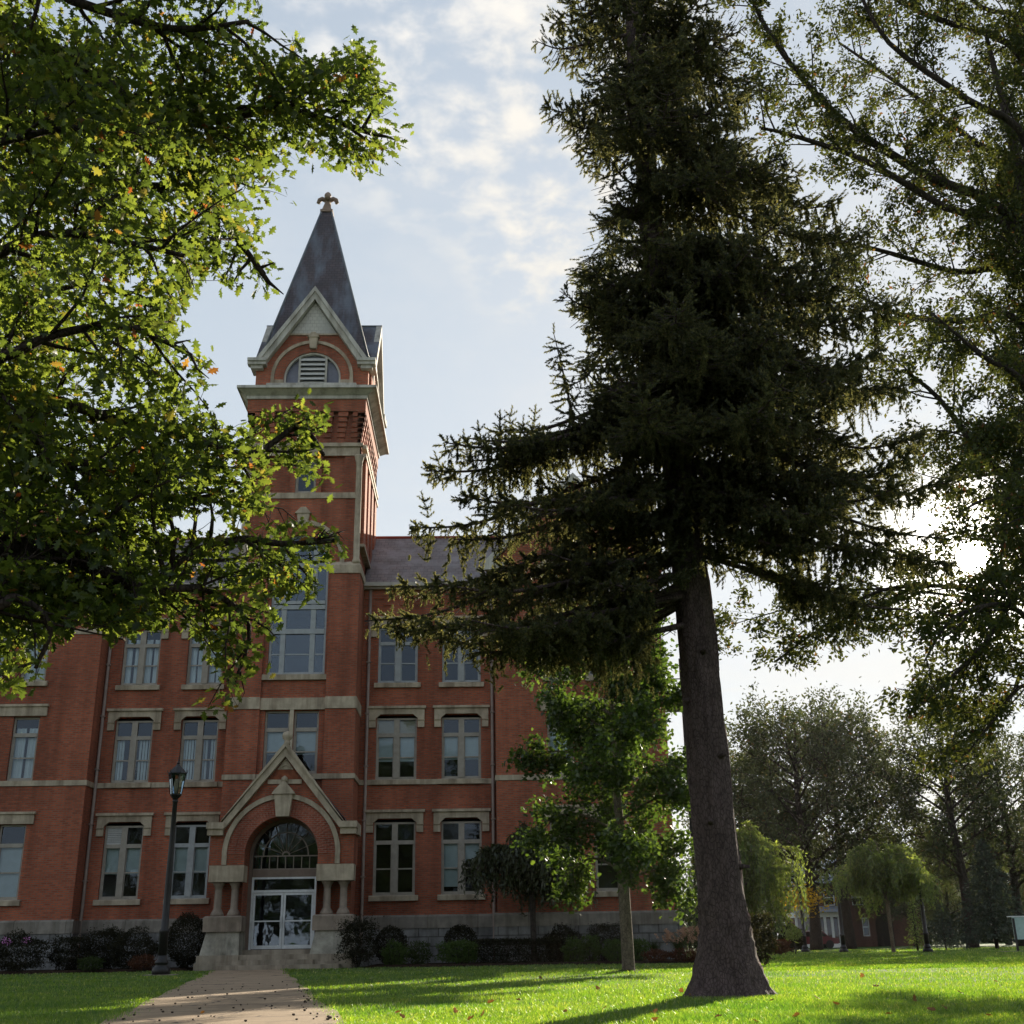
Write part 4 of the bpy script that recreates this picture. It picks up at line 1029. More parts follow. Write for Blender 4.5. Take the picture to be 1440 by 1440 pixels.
def child_dir(d, ang, up=0.0, flat=0.0):
    k = d.orthogonal().normalized(); k = rot_about(k, d, random.uniform(0, 2*math.pi))
    c = rot_about(d, k, ang)
    c.z = c.z*(1-flat) + up
    return c.normalized()
def twiggy(mb, limbs, levels, keep=None, tips=None):
    """grow sub-branches off the given limbs; levels = list of dict(dens,len,ang,up,droop,flat,r); returns twig points and their directions"""
    cur = limbs   # (polyline, r0)
    for li, lv in enumerate(levels):
        nxt = []
        for L, r0 in cur:
            ln = plen(L); n = max(1, int(ln*lv['dens']))
            for i in range(n):
                t_ = lv.get('t0', 0.2) + (1-lv.get('t0', 0.2))*(i+random.random())/n
                p, d = psample(L, t_)
                l = lv['len']*(1-lv.get('taper', 0.5)*t_)*random.uniform(0.6, 1.2)
                c = child_dir(d, R_(lv['ang']*random.uniform(0.7, 1.25)), lv.get('up', 0.1), lv.get('flat', 0.0))
                pts = [p]; q = p.copy(); m_ = 3 if li else 4
                for j in range(m_):
                    c = (c + Vector((random.gauss(0, .16), random.gauss(0, .16), random.gauss(0, .12)-lv.get('droop', 0.0)))).normalized()
                    q = q + c*(l/m_); pts.append(q.copy())
                if keep is not None:
                    while len(pts) > 1 and not keep(pts[-1]): pts.pop()
                    if len(pts) < 2: continue
                r = min(r0*0.6*(1-0.6*t_), lv['r'])
                if lv.get('tube', True): mb.tube(pts, [r*(1-0.75*j/(len(pts)-1)) for j in range(len(pts))], 5 if li == 0 else 3, caps=False)
                nxt.append((pts, r))
        cur = nxt
        if lv.get('also') and tips is not None: tips.extend(nxt)
    return cur
def twig_points(tw, per_m, scatter, keep=None, t0=0.1):
    P = []; D = []
    for L, r in tw:
        n = max(2, int(plen(L)*per_m*random.uniform(0.7, 1.3)))
        for i in range(n):
            p, d = psample(L, t0+(1.05-t0)*random.random())
            P.append((p.x+random.gauss(0, scatter), p.y+random.gauss(0, scatter), p.z+random.gauss(0, scatter))); D.append((d.x, d.y, d.z))
    P = np.array(P); D = np.array(D)
    if keep is not None:
        k = keep(P); P, D = P[k], D[k]
    return P, D
def inpoly(x, y, poly):
    x = np.asarray(x); y = np.asarray(y); c = np.zeros(x.shape, bool); n = len(poly)
    for i in range(n):
        x1, y1 = poly[i]; x2, y2 = poly[(i+1) % n]
        k = ((y1 > y) != (y2 > y)) & (x < (x2-x1)*(y-y1)/((y2-y1) if y2 != y1 else 1e-9)+x1)
        c ^= k
    return c
def projv(P):
    v = P - CE; z = v @ _fw
    return 720+FPX*(v @ CR)/z, 720-FPX*(v @ CU)/z

# ------------------------------------------------------------------ the oak whose boughs hang in from the left
OAKPOLY = [(-420, -420), (370, -420), (372, 50), (374, 100), (398, 58), (420, 40), (432, 60), (427, 95), (460, 75), (490, 50), (525, 42), (535, 75), (528, 95), (555, 115), (550, 150), (586, 180), (575, 205), (555, 232), (530, 250), (510, 245), (470, 240), (450, 228), (428, 240), (432, 270), (425, 310), (425, 335), (385, 345), (392, 385), (408, 408), (375, 432), (345, 405), (318, 415), (290, 385), (270, 415), (258, 435), (255, 460), (302, 490), (302, 520), (290, 550), (268, 540), (302, 580), (318, 602), (345, 592), (362, 572), (390, 580), (402, 552), (432, 548), (460, 575), (462, 600), (455, 620), (465, 650), (487, 688), (470, 697), (440, 680), (415, 660), (385, 655), (387, 700), (370, 722), (330, 735), (310, 735), (305, 720), (235, 725), (228, 748), (310, 752), (340, 745), (372, 738), (400, 725), (440, 730), (492, 745), (488, 778), (460, 790), (452, 842), (430, 852), (418, 835), (395, 850), (385, 880), (397, 920), (390, 947), (355, 942), (340, 960), (352, 990), (320, 1012), (285, 1002), (278, 985), (310, 960), (300, 930), (280, 900), (262, 884), (205, 878), (170, 902), (140, 890), (130, 868), (100, 880), (85, 890), (62, 930), (57, 960), (30, 982), (0, 972), (-420, 1020)]
def oak_keep(P):
    x, y = projv(P); return inpoly(x+rng.normal(size=len(P))*3, y+rng.normal(size=len(P))*3, OAKPOLY)
def oak_keep1(p):
    x, y = projv(np.array([p])); return bool(inpoly(x, y, OAKPOLY)[0])
M_OAKLEAF = leaf_mat('oak_leaf', [(0.0, (0.020, 0.036, 0.009)), (0.5, (0.040, 0.064, 0.014)), (0.93, (0.066, 0.095, 0.018)), (0.985, (0.085, 0.08, 0.02)), (0.996, (0.12, 0.045, 0.015)), (1.0, (0.12, 0.035, 0.015))], 0.50, 3.5, 0.02, (1.2, 1.0, 0.55))
OB = Vector((-9.9, 13.0, 0))
oak = empty('oak_tree', OB, 'spreading oak whose lobed leafy boughs hang across the tower from the left edge', 'tree')
tb = MB()
trunk = pline([OB, OB+Vector((0.1, 0, 2.2)), OB+Vector((0.35, 0.1, 4.6)), OB+Vector((0.2, 0.3, 8)), OB+Vector((0.4, 0.2, 12)), OB+Vector((0.2, 0.0, 16.5))], 4)
tb.tube(trunk, [0.78, 0.62, 0.56, 0.54, 0.52, 0.50, 0.48, 0.46, 0.44, 0.42, 0.40, 0.37, 0.34, 0.31, 0.28, 0.25, 0.22, 0.19, 0.15, 0.10, 0.06], 12)
def limb(pix, z0, r):
    P = [psample(trunk, z0/16.5)[0]] + [at(*p) for p in pix]
    return (pline(P, 4), r)
OL = [limb([(-120, 790, 12.6), (0, 768, 12.4), (60, 774, 12.4), (130, 798, 12.5), (200, 828, 12.7)], 4.6, 0.155),
      limb([(60, 774, 12.4), (130, 798, 12.5), (200, 830, 12.8), (225, 818, 12.9), (255, 785, 13.0), (300, 768, 13.1), (345, 758, 13.2), (400, 765, 13.3), (470, 760, 13.5)], 4.6, 0.105),
      limb([(200, 828, 12.7), (290, 830, 13.0), (350, 880, 13.2), (330, 960, 13.3)], 4.7, 0.06),
      limb([(-100, 20, 13.4), (60, 62, 13.2), (150, 118, 13.0), (250, 172, 13.0), (380, 155, 13.2), (450, 165, 13.4), (530, 190, 13.6)], 11.0, 0.13),
      limb([(380, 152, 13.2), (440, 110, 13.5), (510, 70, 13.7)], 12.0, 0.05),
      limb([(-80, 120, 14.6), (0, 172, 14.4), (70, 232, 14.2), (180, 260, 14.0), (280, 270, 14.0), (330, 330, 14.0), (380, 400, 14.1)], 9.8, 0.12),
      limb([(-60, 380, 12.0), (60, 330, 11.8), (170, 340, 11.6), (260, 360, 11.6)], 8.0, 0.09),
      limb([(-80, 560, 14.0), (60, 560, 14.0), (160, 590, 14.2), (260, 610, 14.3), (350, 640, 14.4), (420, 600, 14.5), (455, 640, 14.5)], 6.6, 0.10),
      limb([(-60, 520, 11.5), (80, 470, 11.3), (180, 460, 11.2), (270, 500, 11.3)], 7.0, 0.08),
      limb([(-80, 680, 13.0), (60, 650, 13.0), (160, 660, 13.2), (250, 700, 13.4), (330, 690, 13.5)], 5.8, 0.08),
      limb([(-60, 860, 11.4), (20, 840, 11.4), (70, 880, 11.5), (50, 940, 11.6)], 4.4, 0.07),
      limb([(-60, -60, 12.0), (100, 0, 11.8), (240, 40, 11.8), (350, 30, 12.0)], 11.0, 0.10),
      limb([(0, -200, 14.0), (180, -140, 14.0), (330, -80, 14.2)], 13.5, 0.09),
      limb([(-200, 420, 15.5), (-40, 440, 15.8), (120, 400, 16.0), (230, 440, 16.0)], 8.0, 0.09),
      limb([(-200, 250, 12.0), (0, 200, 11.8), (120, 180, 11.8), (220, 220, 12)], 9.5, 0.08),
      limb([(-20, 600, 12.6), (120, 700, 12.6), (180, 760, 12.7), (150, 840, 12.7)], 5.5, 0.06)]
for L, r in OL: tb.tube(L, [r*(1-0.72*i/(len(L)-1)) for i in range(len(L))], 7)
# boughs on the far side of the trunk, away from the picture
for a in (150, 185, 215, 120, 250):
    z0 = random.uniform(4.5, 12); p = psample(trunk, z0/16.5)[0]; d = Vector((math.cos(R_(a)), math.sin(R_(a)), 0.25))
    L = pline([p, p+d*2.5, p+d*5.5+Vector((0, 0, -0.6))], 4); tb.tube(L, [0.12*(1-0.7*i/(len(L)-1)) for i in range(len(L))], 6); OL.append((L, 0.12))
tb_o = tb
def oak_keep1x(p): return p.x < -7.5 or oak_keep1(p)
tw1 = twiggy(tb, OL, [dict(dens=4.2, len=1.7, ang=52, up=0.08, r=0.035, t0=0.18, taper=0.35, droop=0.03), dict(dens=7.5, len=0.75, ang=50, up=0.0, r=0.008, t0=0.15, droop=0.05)], oak_keep1x)
P, D = twig_points(tw1, 31, 0.12)
k = oak_keep(P) | (P[:, 0] < -7.5)
# the lowest bough runs bare in front
bx, by = projv(P); bl = np.interp(bx, [-50, 0, 60, 130, 205], [772, 768, 774, 798, 830]); bw = np.interp(bx, [0, 130, 205], [20, 15, 8])
k &= ~((np.abs(by-bl) < bw) & (bx < 205) & (bx > -60) & (P[:, 1] < 12.9) & (rng.random(len(P)) < 0.93)); P, D = P[k], D[k]
x_, y_ = projv(P); vis = (x_ > -150) & (y_ > -250)
k = vis | (rng.random(len(P)) < 0.25); P, D = P[k], D[k]
print('oak leaves', len(P))
OB3 = np.array(OB)
o1 = tb.build('trunk', M_OAKBARK, oak); o1.location = -OB
o2 = leaves('crown', P, 0.138, OAK_T, OAK_F, M_OAKLEAF, oak, nbias=(0.1, 0.3, 0.75), adir=D*0.6+np.array([0, 0, -0.35]), spread=0.75); o2.location = -OB

# ------------------------------------------------------------------ the old spruce
M_SPRUCE = leaf_mat('spruce_needles', [(0.0, (0.030, 0.038, 0.024)), (0.6, (0.052, 0.060, 0.035)), (1.0, (0.088, 0.086, 0.046))], 0.45, 3.2, 0.02, (1.2, 1.05, 0.55))
SB_ = Vector((3.27, 16.68, 0))
spruce = empty('spruce_tree', SB_, 'tall dark spruce with bare leaning lower trunk standing on the lawn', 'tree')
tz = [0, 0.12, 0.3, 0.55, 0.9, 1.5, 2.8, 4.9, 7.1, 10.9, 13.8, 17, 20, 23.5]
tr = [0.60, 0.51, 0.435, 0.38, 0.340, 0.312, 0.288, 0.262, 0.240, 0.205, 0.165, 0.13, 0.09, 0.03]
def spx(z): return np.interp(z, [0, 0.9, 2.8, 4.9, 7.1, 10.9, 13.8, 17, 23.5], [3.28, 3.35, 3.29, 3.26, 3.20, 3.04, 2.95, 2.92, 2.9])
V = []; nn = 40
zs = np.concatenate([np.linspace(0, 1.2, 16), np.linspace(1.35, 23.5, 70)])
for z in zs:
    r = np.interp(z, tz, tr)
    for j in range(nn):
        th = 2*math.pi*j/nn
        fl = max(0, 1-z/1.3)
        rr = r*(1+0.22*fl**1.5*max(0, math.sin(th*5+0.8))**1.5+0.12*fl*math.sin(th*3+2)+0.05*math.sin(th*4+z*1.3)*math.sin(z*2.1+1)) + 0.012*math.sin(th*9+z*1.1)+0.010*math.sin(th*14-z*2.3) + 0.012*rng.normal()
        if z < 0.01: rr *= 1.02
        V.append((spx(z)+rr*math.cos(th), 16.68+rr*math.sin(th), z-0.04))
nz = len(zs)
F = np.array([(i*nn+j, i*nn+(j+1) % nn, (i+1)*nn+(j+1) % nn, (i+1)*nn+j) for i in range(nz-1) for j in range(nn)])
o1 = np_mesh('trunk', np.array(V), F, M_SPBARK, spruce, True); o1.location = -SB_
# needle sprays: a bottlebrush shoot of unit length along z
bv = []; bf = []
for i in range(11):
    z = 0.02+0.90*i/11; a0 = i*2.4
    for j in range(2):
        a = a0+j*3.1416; c, s = math.cos(a), math.sin(a)
        b = len(bv); R0 = 0.120*(1.0-0.25*(i/11)**2)
        bv += [(-s*0.042, c*0.042, z), (s*0.042, -c*0.042, z), (c*R0, s*R0, z+0.14)]; bf.append((b, b+1, b+2))
for j in range(3):
    a = j*2.094+0.3; c, s = math.cos(a), math.sin(a); b = len(bv)
    bv += [(c*0.02, s*0.02, 0), (-c*0.02, -s*0.02, 0), (0, 0, 1.0)]; bf.append((b, b+1, b+2))
BR_T = np.array(bv); BR_F = np.array(bf)
sh_p = []; sh_d = []; sh_l = []
sb = MB()
def shoot(p, d, l): sh_p.append(tuple(p)); sh_d.append(tuple(d)); sh_l.append(l)
SPR_DENS = 1.0
def spray(L, wmax, hang, up=0.0, t0=0.12, dens=1.0):
    """flat fan of branchlets both sides of the limb with shoots that hang from them"""
    ln = plen(L); n = int(ln/0.13*dens)
    for i in range(n):
        t_ = t0+(1-t0)*(i+random.random()*0.9)/n
        p, d = psample(L, t_)
        if random.random() < hang*0.8:
            dv = Vector((random.gauss(0, .12), random.gauss(0, .12), -1)).normalized(); h0 = p.copy()
            for g in range(random.randint(2, 5)): shoot(h0, (dv+Vector((random.gauss(0, .18), random.gauss(0, .18), 0))).normalized(), random.uniform(0.16, 0.24)); h0 = h0+dv*0.14
        for g in range(2): shoot(p, (d*0.5+Vector((random.gauss(0, .6), random.gauss(0, .6), random.gauss(0.1, .5)))).normalized(), random.uniform(0.12, 0.2))
        side = d.cross(Vector((0, 0, 1)));
        if side.length < 1e-3: side = Vector((1, 0, 0))
        side.normalize()
        for s in (-1, 1):
            w_ = wmax*min(1.0, 0.25+1.6*(1-t_))*random.uniform(0.55, 1.15)
            q = (side*s*math.sin(R_(58)) + d*math.cos(R_(58)) + Vector((0, 0, random.gauss(-0.12, 0.16)+up))).normalized()
            m_ = max(2, int(w_/0.10)); e = p.copy()
            sb.tube([p, p+q*w_*0.5+Vector((0, 0, -0.02)), p+q*w_+Vector((0, 0, -0.08*w_))], [0.010, 0.007, 0.004], 3, caps=False)
            for j in range(m_):
                e = p + q*(w_*(j+0.6)/m_) + Vector((random.gauss(0, .02), random.gauss(0, .02), -0.08*w_*(j/m_)**2))
                # shoots along the branchlet
                for r in range(2 if j % 2 else 1):
                    dd = (q*0.8 + Vector((random.gauss(0, .35), random.gauss(0, .35), random.gauss(-0.10+up, .30)))).normalized()
                    shoot(e, dd, random.uniform(0.12, 0.22))
                if random.random() < hang*0.55:
                    hl = min(1.5, 0.12+random.expovariate(3.2))*(0.6+0.6*(1-t_)); h0 = e.copy()
                    k_ = max(1, int(hl/0.15))
                    dv = Vector((random.gauss(0, .10), random.gauss(0, .10), -1)).normalized()
                    for g in range(k_):
                        shoot(h0, (dv+Vector((random.gauss(0, .14), random.gauss(0, .14), 0))).normalized(), random.uniform(0.17, 0.24))
                        for g2 in range(2): shoot(h0, (dv+Vector((random.gauss(0, .75), random.gauss(0, .75), 0.1))).normalized(), random.uniform(0.11, 0.19))
                        h0 = h0+dv*0.15
            # upturned tip
            shoot(p+q*w_, (q+Vector((0, 0, 0.3))).normalized(), 0.2)
def slimb(tip, drop=0.22, wmax=0.75, hang=0.30, r=0.05, sag=0.10, dens=1.0, tipup=0.15):
    T = at(*tip) if len(tip) == 3 else Vector(tip[:3])
    l = math.hypot(T.x-3.1, T.y-16.68)
    z0 = T.z+drop*l+random.uniform(-0.35, 0.35)
    S = Vector((float(spx(z0)), 16.68, z0))
    M1 = S.lerp(T, 0.4)+Vector((0, 0, -sag*l*0.5)); M2 = S.lerp(T, 0.75)+Vector((0, 0, -sag*l))
    L = pline([S, M1, M2, T+Vector((0, 0, tipup*0.2))], 6)
    sb.tube(L, [r*(1-0.85*i/(len(L)-1)) for i in range(len(L))], 6, caps=False)
    spray(L, wmax, hang, dens=dens)
    return L
LEFT = [(755, 60, 16.8), (762, 150, 16.2), (800, 10, 17.6), (840, 100, 15.4), (818, 215, 16.6), (862, 275, 16.0), (842, 318, 16.9), (808, 385, 16.2), (806, 440, 17.4), (818, 520, 15.6), (835, 470, 16.9), (850, 560, 17.6),
        (770, -60, 16.6), (820, -120, 16.2)]
for tpx in LEFT: slimb(tpx, wmax=0.62, hang=0.24, r=0.04)
def jit(L, n, dx, dy, dY, short=0):
    return [(p[0]+random.uniform(-dx, dx)+short, p[1]+random.uniform(-dy, dy), p[2]+random.uniform(-dY, dY)) for p in L for _ in range(n)]
for tpx in jit(LEFT, 1, 12, 30, 1.3, 30): slimb(tpx, wmax=0.60, hang=0.25, r=0.035)
LOWL = [(598, 665, 16.2), (625, 625, 15.6), (700, 610, 17.4), (582, 745, 17.4), (650, 700, 15.4), (548, 828, 16.2), (512, 876, 17.2), (590, 880, 15.4), (640, 905, 16.4), (700, 880, 15.2), (720, 920, 17.0), (800, 900, 15.4), (860, 905, 17.3), (770, 780, 15.2), (820, 700, 14.9), (850, 820, 15.0), (880, 860, 18.2), (760, 860, 18.4)]
for tpx in LOWL + jit(LOWL[:11], 1, 25, 25, 1.2, 50): slimb(tpx, drop=0.30, wmax=0.70, hang=0.62, r=0.055, sag=0.05, dens=0.72)
RIGHT = [(1050, 40, 16.2), (1085, 130, 17.2), (1040, 230, 15.2), (1120, 250, 16.6), (1175, 290, 17.2), (1225, 335, 16.4), (1180, 390, 15.4), (1265, 430, 16.8), (1235, 500, 15.8), (1290, 540, 17.2), (1180, 560, 14.9), (1300, 610, 16.2), (1330, 680, 17.2), (1260, 690, 15.3), (1060, 350, 14.8), (1090, 470, 14.6), (1030, -60, 16.4), (1040, -140, 17), (1130, 620, 18.6), (1210, 640, 18.8)]
for tpx in RIGHT + jit(RIGHT[:18], 1, 40, 35, 1.5, -40): slimb(tpx, wmax=0.82, hang=0.34, r=0.045, drop=0.26)
LOWR = [(1330, 760, 16.4), (1290, 790, 17.4), (1350, 800, 17.6), (1240, 780, 15.6), (1180, 830, 16.5), (1140, 770, 15.4), (1100, 740, 17.6), (1200, 850, 17.3), (1290, 860, 16.2), (1060, 700, 15.4), (1040, 720, 18.0)]
for tpx in LOWR: slimb(tpx, drop=0.32, wmax=0.55, hang=0.95, r=0.045, sag=0.04, dens=0.7)
# boughs that come towards the viewer and go away
for k in range(46):
    z0 = 8.2+14.5*(k+random.random())/46
    a = random.choice([random.uniform(225, 315), random.uniform(45, 135)])
    l = np.interp(z0, [5.5, 8, 13, 18, 23], [3.6, 3.4, 2.4, 1.7, 0.6])*random.uniform(0.75, 1.0)
    slimb((float(spx(z0))+l*math.cos(R_(a)), 16.68+l*math.sin(R_(a)), z0-0.25*l, 0), drop=0.25, wmax=0.75, hang=0.36, r=0.04)
# short boughs that hide the upper bole
for k in range(22):
    z0 = 6.7+4.6*k/22; a = random.uniform(200, 340); l = random.uniform(0.9, 1.9)
    slimb((float(spx(z0))+l*math.cos(R_(a)), 16.68+l*math.sin(R_(a)), z0-0.2*l, 0), drop=0.2, wmax=0.6, hang=0.7, r=0.03)
# the crown is ragged: clip to its uneven outline, and open gaps between its clumps
SPOLY = [(770, -400), (772, 0), (760, 30), (752, 60), (764, 100), (758, 132), (772, 162), (800, 168), (812, 205), (824, 240), (845, 262), (868, 266), (884, 200), (884, 282), (858, 282), (834, 308), (850, 330), (866, 346), (812, 358), (803, 378), (808, 405), (798, 430), (816, 450), (808, 482), (815, 515), (832, 545), (836, 575), (820, 600), (790, 622), (765, 606), (742, 572), (715, 590), (690, 578), (672, 604), (640, 608), (622, 634), (598, 650), (596, 692), (576, 742), (596, 760), (600, 792), (552, 815), (546, 852), (508, 875), (515, 892), (560, 905), (566, 955), (606, 928), (640, 952), (668, 978), (700, 962), (730, 1010), (765, 965), (800, 1000), (850, 985), (900, 1000), (940, 930), (1000, 880), (1012, 840), (1036, 770), (1060, 800), (1092, 800), (1098, 845), (1128, 862), (1160, 905), (1188, 925), (1200, 880), (1228, 850), (1240, 790), (1262, 800), (1290, 850), (1310, 830), (1345, 850), (1350, 770), (1330, 730), (1345, 680), (1318, 640), (1300, 585), (1268, 545), (1245, 520), (1282, 445), (1258, 400), (1230, 345), (1212, 300), (1170, 262), (1120, 236), (1062, 205), (1058, 120), (1040, 60), (1012, 20), (1040, -400)]
_a = np.array(sh_p); _x, _y = projv(_a)
low = 1+1.6*((_y > 780) & (_x < 960))
kk = inpoly(_x+rng.normal(size=len(_a))*7*low, _y+rng.normal(size=len(_a))*7*low, SPOLY)
cl_ = np.sin(_a[:, 0]*4.1+1.7*np.sin(_a[:, 2]*2.3))+np.sin(_a[:, 1]*3.7+_a[:, 2]*1.9)+np.sin(_a[:, 2]*5.3+_a[:, 0]*1.3+0.7)
kk &= (cl_ > np.where((_x > 930) & (_y < 640), -1.55, np.where(_y > 640, -0.75, -1.2))) | (rng.random(len(_a)) < 0.25)
sh_p = [p for p, q in zip(sh_p, kk) if q]; sh_d = [p for p, q in zip(sh_d, kk) if q]; sh_l = [p for p, q in zip(sh_l, kk) if q]
# upright leader that rises from a big low bough
B0 = at(815, 640, 16.4); T0 = at(779, 470, 16.3)
L = pline([B0, B0.lerp(T0, 0.5)+Vector((0.02, 0, 0)), T0], 6); sb.tube(L, [0.03*(1-0.8*i/(len(L)-1)) for i in range(len(L))], 5)
for i in range(14):
    t_ = 0.15+0.85*i/14; p, d = psample(L, t_)
    for s in range(4):
        a = random.uniform(0, 6.28); dd = Vector((math.cos(a), math.sin(a), random.uniform(-0.35, 0.3))).normalized(); w_ = 0.42*(1-0.75*t_)+0.08
        for j in range(max(1, int(w_/0.11))): shoot(p+dd*(j*0.11), (dd+Vector((random.gauss(0, .2), random.gauss(0, .2), random.gauss(-.1, .2)))).normalized(), 0.17)
shoot(T0, Vector((0, 0, 1)), 0.22)
# perky tip sprigs on the great left bough
for (px, py) in ((600, 655), (612, 640), (645, 612), (690, 585), (705, 578), (738, 575), (590, 700), (578, 740), (585, 760), (668, 600), (720, 592), (760, 620)):
    p = at(px+12, py+28, random.uniform(15.6, 17)); d = Vector((random.uniform(-0.6, 0.3), 0, 0.9)).normalized()
    for j in range(3):
        shoot(p+d*0.13*j, (d+Vector((random.gauss(0, .12), random.gauss(0, .12), 0))).normalized(), 0.2)
        for s in (-1, 1): shoot(p+d*0.13*j, (d*0.6+Vector((s*0.7, random.gauss(0, .3), 0))).normalized(), 0.15)
SP = np.array(sh_p); SD = np.array(sh_d); SL = np.array(sh_l)
# the crown is open below on the trunk side: a clear bole up to the first boughs
px_, py_ = projv(SP)
bole = (np.abs(px_-np.interp(py_, [780, 1000], [972, 992])) < 62) & (py_ > 815) | (py_ > 900+85*rng.random(len(py_))*np.where(px_ < 960, 1.0, 0.6)) | (np.hypot(px_-1368, py_-783) < 25+6*rng.normal(size=len(px_)))
k = ~bole; SP, SD, SL = SP[k], SD[k], SL[k]
print('spruce shoots', len(SP))
SD /= np.linalg.norm(SD, axis=1, keepdims=True)
a_ = np.cross(SD, np.where(np.abs(SD[:, 2:3]) < 0.9, np.array([[0, 0, 1.0]]), np.array([[1.0, 0, 0]]))); a_ /= np.linalg.norm(a_, axis=1, keepdims=True)
ph = rng.random(len(SP))*6.28; b_ = np.cross(SD, a_)
A_ = a_*np.cos(ph)[:, None]+b_*np.sin(ph)[:, None]; B_ = np.cross(SD, A_)
wd = 0.255    # needles keep their length whatever the shoot's
V = SP[:, None, :] + BR_T[None, :, 0:1]*wd*1.25*A_[:, None] + BR_T[None, :, 1:2]*wd*1.25*B_[:, None] + BR_T[None, :, 2:3]*SL[:, None, None]*SD[:, None]
F = (BR_F[None]+(np.arange(len(SP))*len(BR_T))[:, None, None]).reshape(-1, 3)
o2 = np_mesh('crown', V.reshape(-1, 3), F, M_SPRUCE, spruce); o2.location = -SB_
for zz, aa in ((2.2, 250), (3.1, 300), (3.9, 215), (4.6, 275), (1.6, 330)):
    r0 = float(np.interp(zz, tz, tr)); c_ = Vector((float(spx(zz)), 16.68, zz)); dd = Vector((math.cos(R_(aa)), math.sin(R_(aa)), 0.15))
    sb.tube([c_+dd*(r0-0.04), c_+dd*(r0+0.05), c_+dd*(r0+0.13)+Vector((0, 0, -0.02))], [0.05, 0.032, 0.018], 7)
o3 = sb.build('limb', M_SPBARK, spruce); o3.location = -SB_
# ------------------------------------------------------------------ the broad tree whose limbs reach in from the right
M_RLEAF = leaf_mat('right_tree_leaf', [(0.0, (0.024, 0.036, 0.012)), (0.6, (0.042, 0.058, 0.017)), (0.96, (0.060, 0.078, 0.020)), (0.985, (0.09, 0.06, 0.02)), (1.0, (0.11, 0.045, 0.02))], 0.36, 2.0, 0.015, (1.25, 1.0, 0.55))
RB = Vector((17.2, 30.5, 0))
rtree = empty('locust_tree', RB, 'airy broadleaf tree whose long thin limbs sweep in from the right edge', 'tree')
tb = MB()
rtrunk = pline([RB, RB+Vector((0, 0, 3)), RB+Vector((-0.3, 0, 8)), RB+Vector((-0.2, 0.2, 14)), RB+Vector((0.2, 0, 22)), RB+Vector((0, 0, 29))], 4)
tb.tube(rtrunk, [0.62*(1-0.9*i/(len(rtrunk)-1)) for i in range(len(rtrunk))], 12)
def rlimb(pix, z0, r):
    P = [psample(rtrunk, z0/29)[0]] + [at(*p) for p in pix]
    return (pline(P, 4), r)
RL = [rlimb([(1450, 60, 33), (1380, 10, 34), (1300, -60, 34.6)], 17, 0.12), rlimb([(1450, 270, 33), (1370, 200, 34), (1280, 130, 34.6), (1180, 60, 35)], 14, 0.12), rlimb([(1450, 930, 33), (1420, 980, 34), (1380, 1000, 34.5)], 7.5, 0.06), rlimb([(1450, 640, 28), (1420, 700, 27.6), (1400, 860, 27.4)], 9, 0.07),
      rlimb([(1440, 335, 30), (1290, 240, 29.4), (1180, 165, 29), (1090, 60, 28.6), (1040, -40, 28.4)], 13, 0.16),
      rlimb([(1440, 345, 30), (1330, 292, 29.5), (1220, 228, 29), (1120, 192, 28.6), (1070, 180, 28.4)], 13, 0.13),
      rlimb([(1440, 462, 31), (1350, 452, 31), (1260, 440, 31.5), (1180, 400, 32)], 11.5, 0.12),
      rlimb([(1440, 400, 32), (1340, 382, 33), (1230, 350, 33.4), (1130, 330, 34)], 12.5, 0.12),
      rlimb([(1440, 690, 29), (1390, 650, 28.6), (1320, 560, 28.4), (1270, 520, 28)], 9, 0.11),
      rlimb([(1450, 820, 29), (1385, 905, 28.6), (1335, 955, 28.4), (1285, 1000, 28.2)], 8.0, 0.08),
      rlimb([(1450, 960, 30), (1400, 1010, 30), (1360, 1060, 30)], 6.5, 0.06),
      rlimb([(1450, 100, 31), (1300, 20, 30), (1150, -60, 29.6)], 18, 0.14),
      rlimb([(1450, 220, 29), (1360, 140, 28), (1250, 60, 27.6), (1200, -30, 27.4)], 15, 0.12),
      rlimb([(1480, 850, 31), (1350, 826, 31.4), (1240, 830, 31.6), (1160, 880, 31.8), (1090, 930, 32)], 9.0, 0.07),
      rlimb([(1240, 828, 31.6), (1130, 850, 31.2), (1030, 878, 31)], 9.0, 0.035),
      rlimb([(1450, 560, 27), (1380, 500, 26.6), (1310, 440, 26.2)], 10, 0.09),
      rlimb([(1460, 880, 27), (1410, 850, 26.6), (1340, 870, 26.4), (1300, 930, 26.2)], 7.5, 0.07),
      rlimb([(1460, 620, 33), (1400, 600, 34), (1330, 610, 34.6)], 10, 0.09),
      rlimb([(1470, -60, 30), (1400, -150, 30)], 22, 0.10),
      rlimb([(1460, 730, 26.5), (1400, 700, 26), (1350, 720, 25.6)], 8.5, 0.07)]
for L, r in RL: tb.tube(L, [1.35*r*(1-0.75*i/(len(L)-1)) for i in range(len(L))], 6)
for a in (-60, -20, 20, 60, 95):
    z0 = random.uniform(9, 20); p = psample(rtrunk, z0/29)[0]; d = Vector((math.cos(R_(a)), math.sin(R_(a)), 0.35))
    L = pline([p, p+d*3, p+d*7], 4); tb.tube(L, [0.12*(1-0.7*i/(len(L)-1)) for i in range(len(L))], 6); RL.append((L, 0.12))
def r_keep(p):
    x, y = proj(p); return not (x < 1250 and 640 < y < 800) and not (x < 1240 and 940 < y) and not (x < 1290 and y > 1020)
tw = twiggy(tb, RL, [dict(dens=2.0, len=2.8, ang=42, up=0.10, r=0.030, t0=0.15, taper=0.4, droop=0.03), dict(dens=3.2, len=1.0, ang=48, up=0.03, r=0.009, t0=0.1, droop=0.05)], r_keep)
P, D = twig_points(tw, 85, 0.12, t0=0.25)
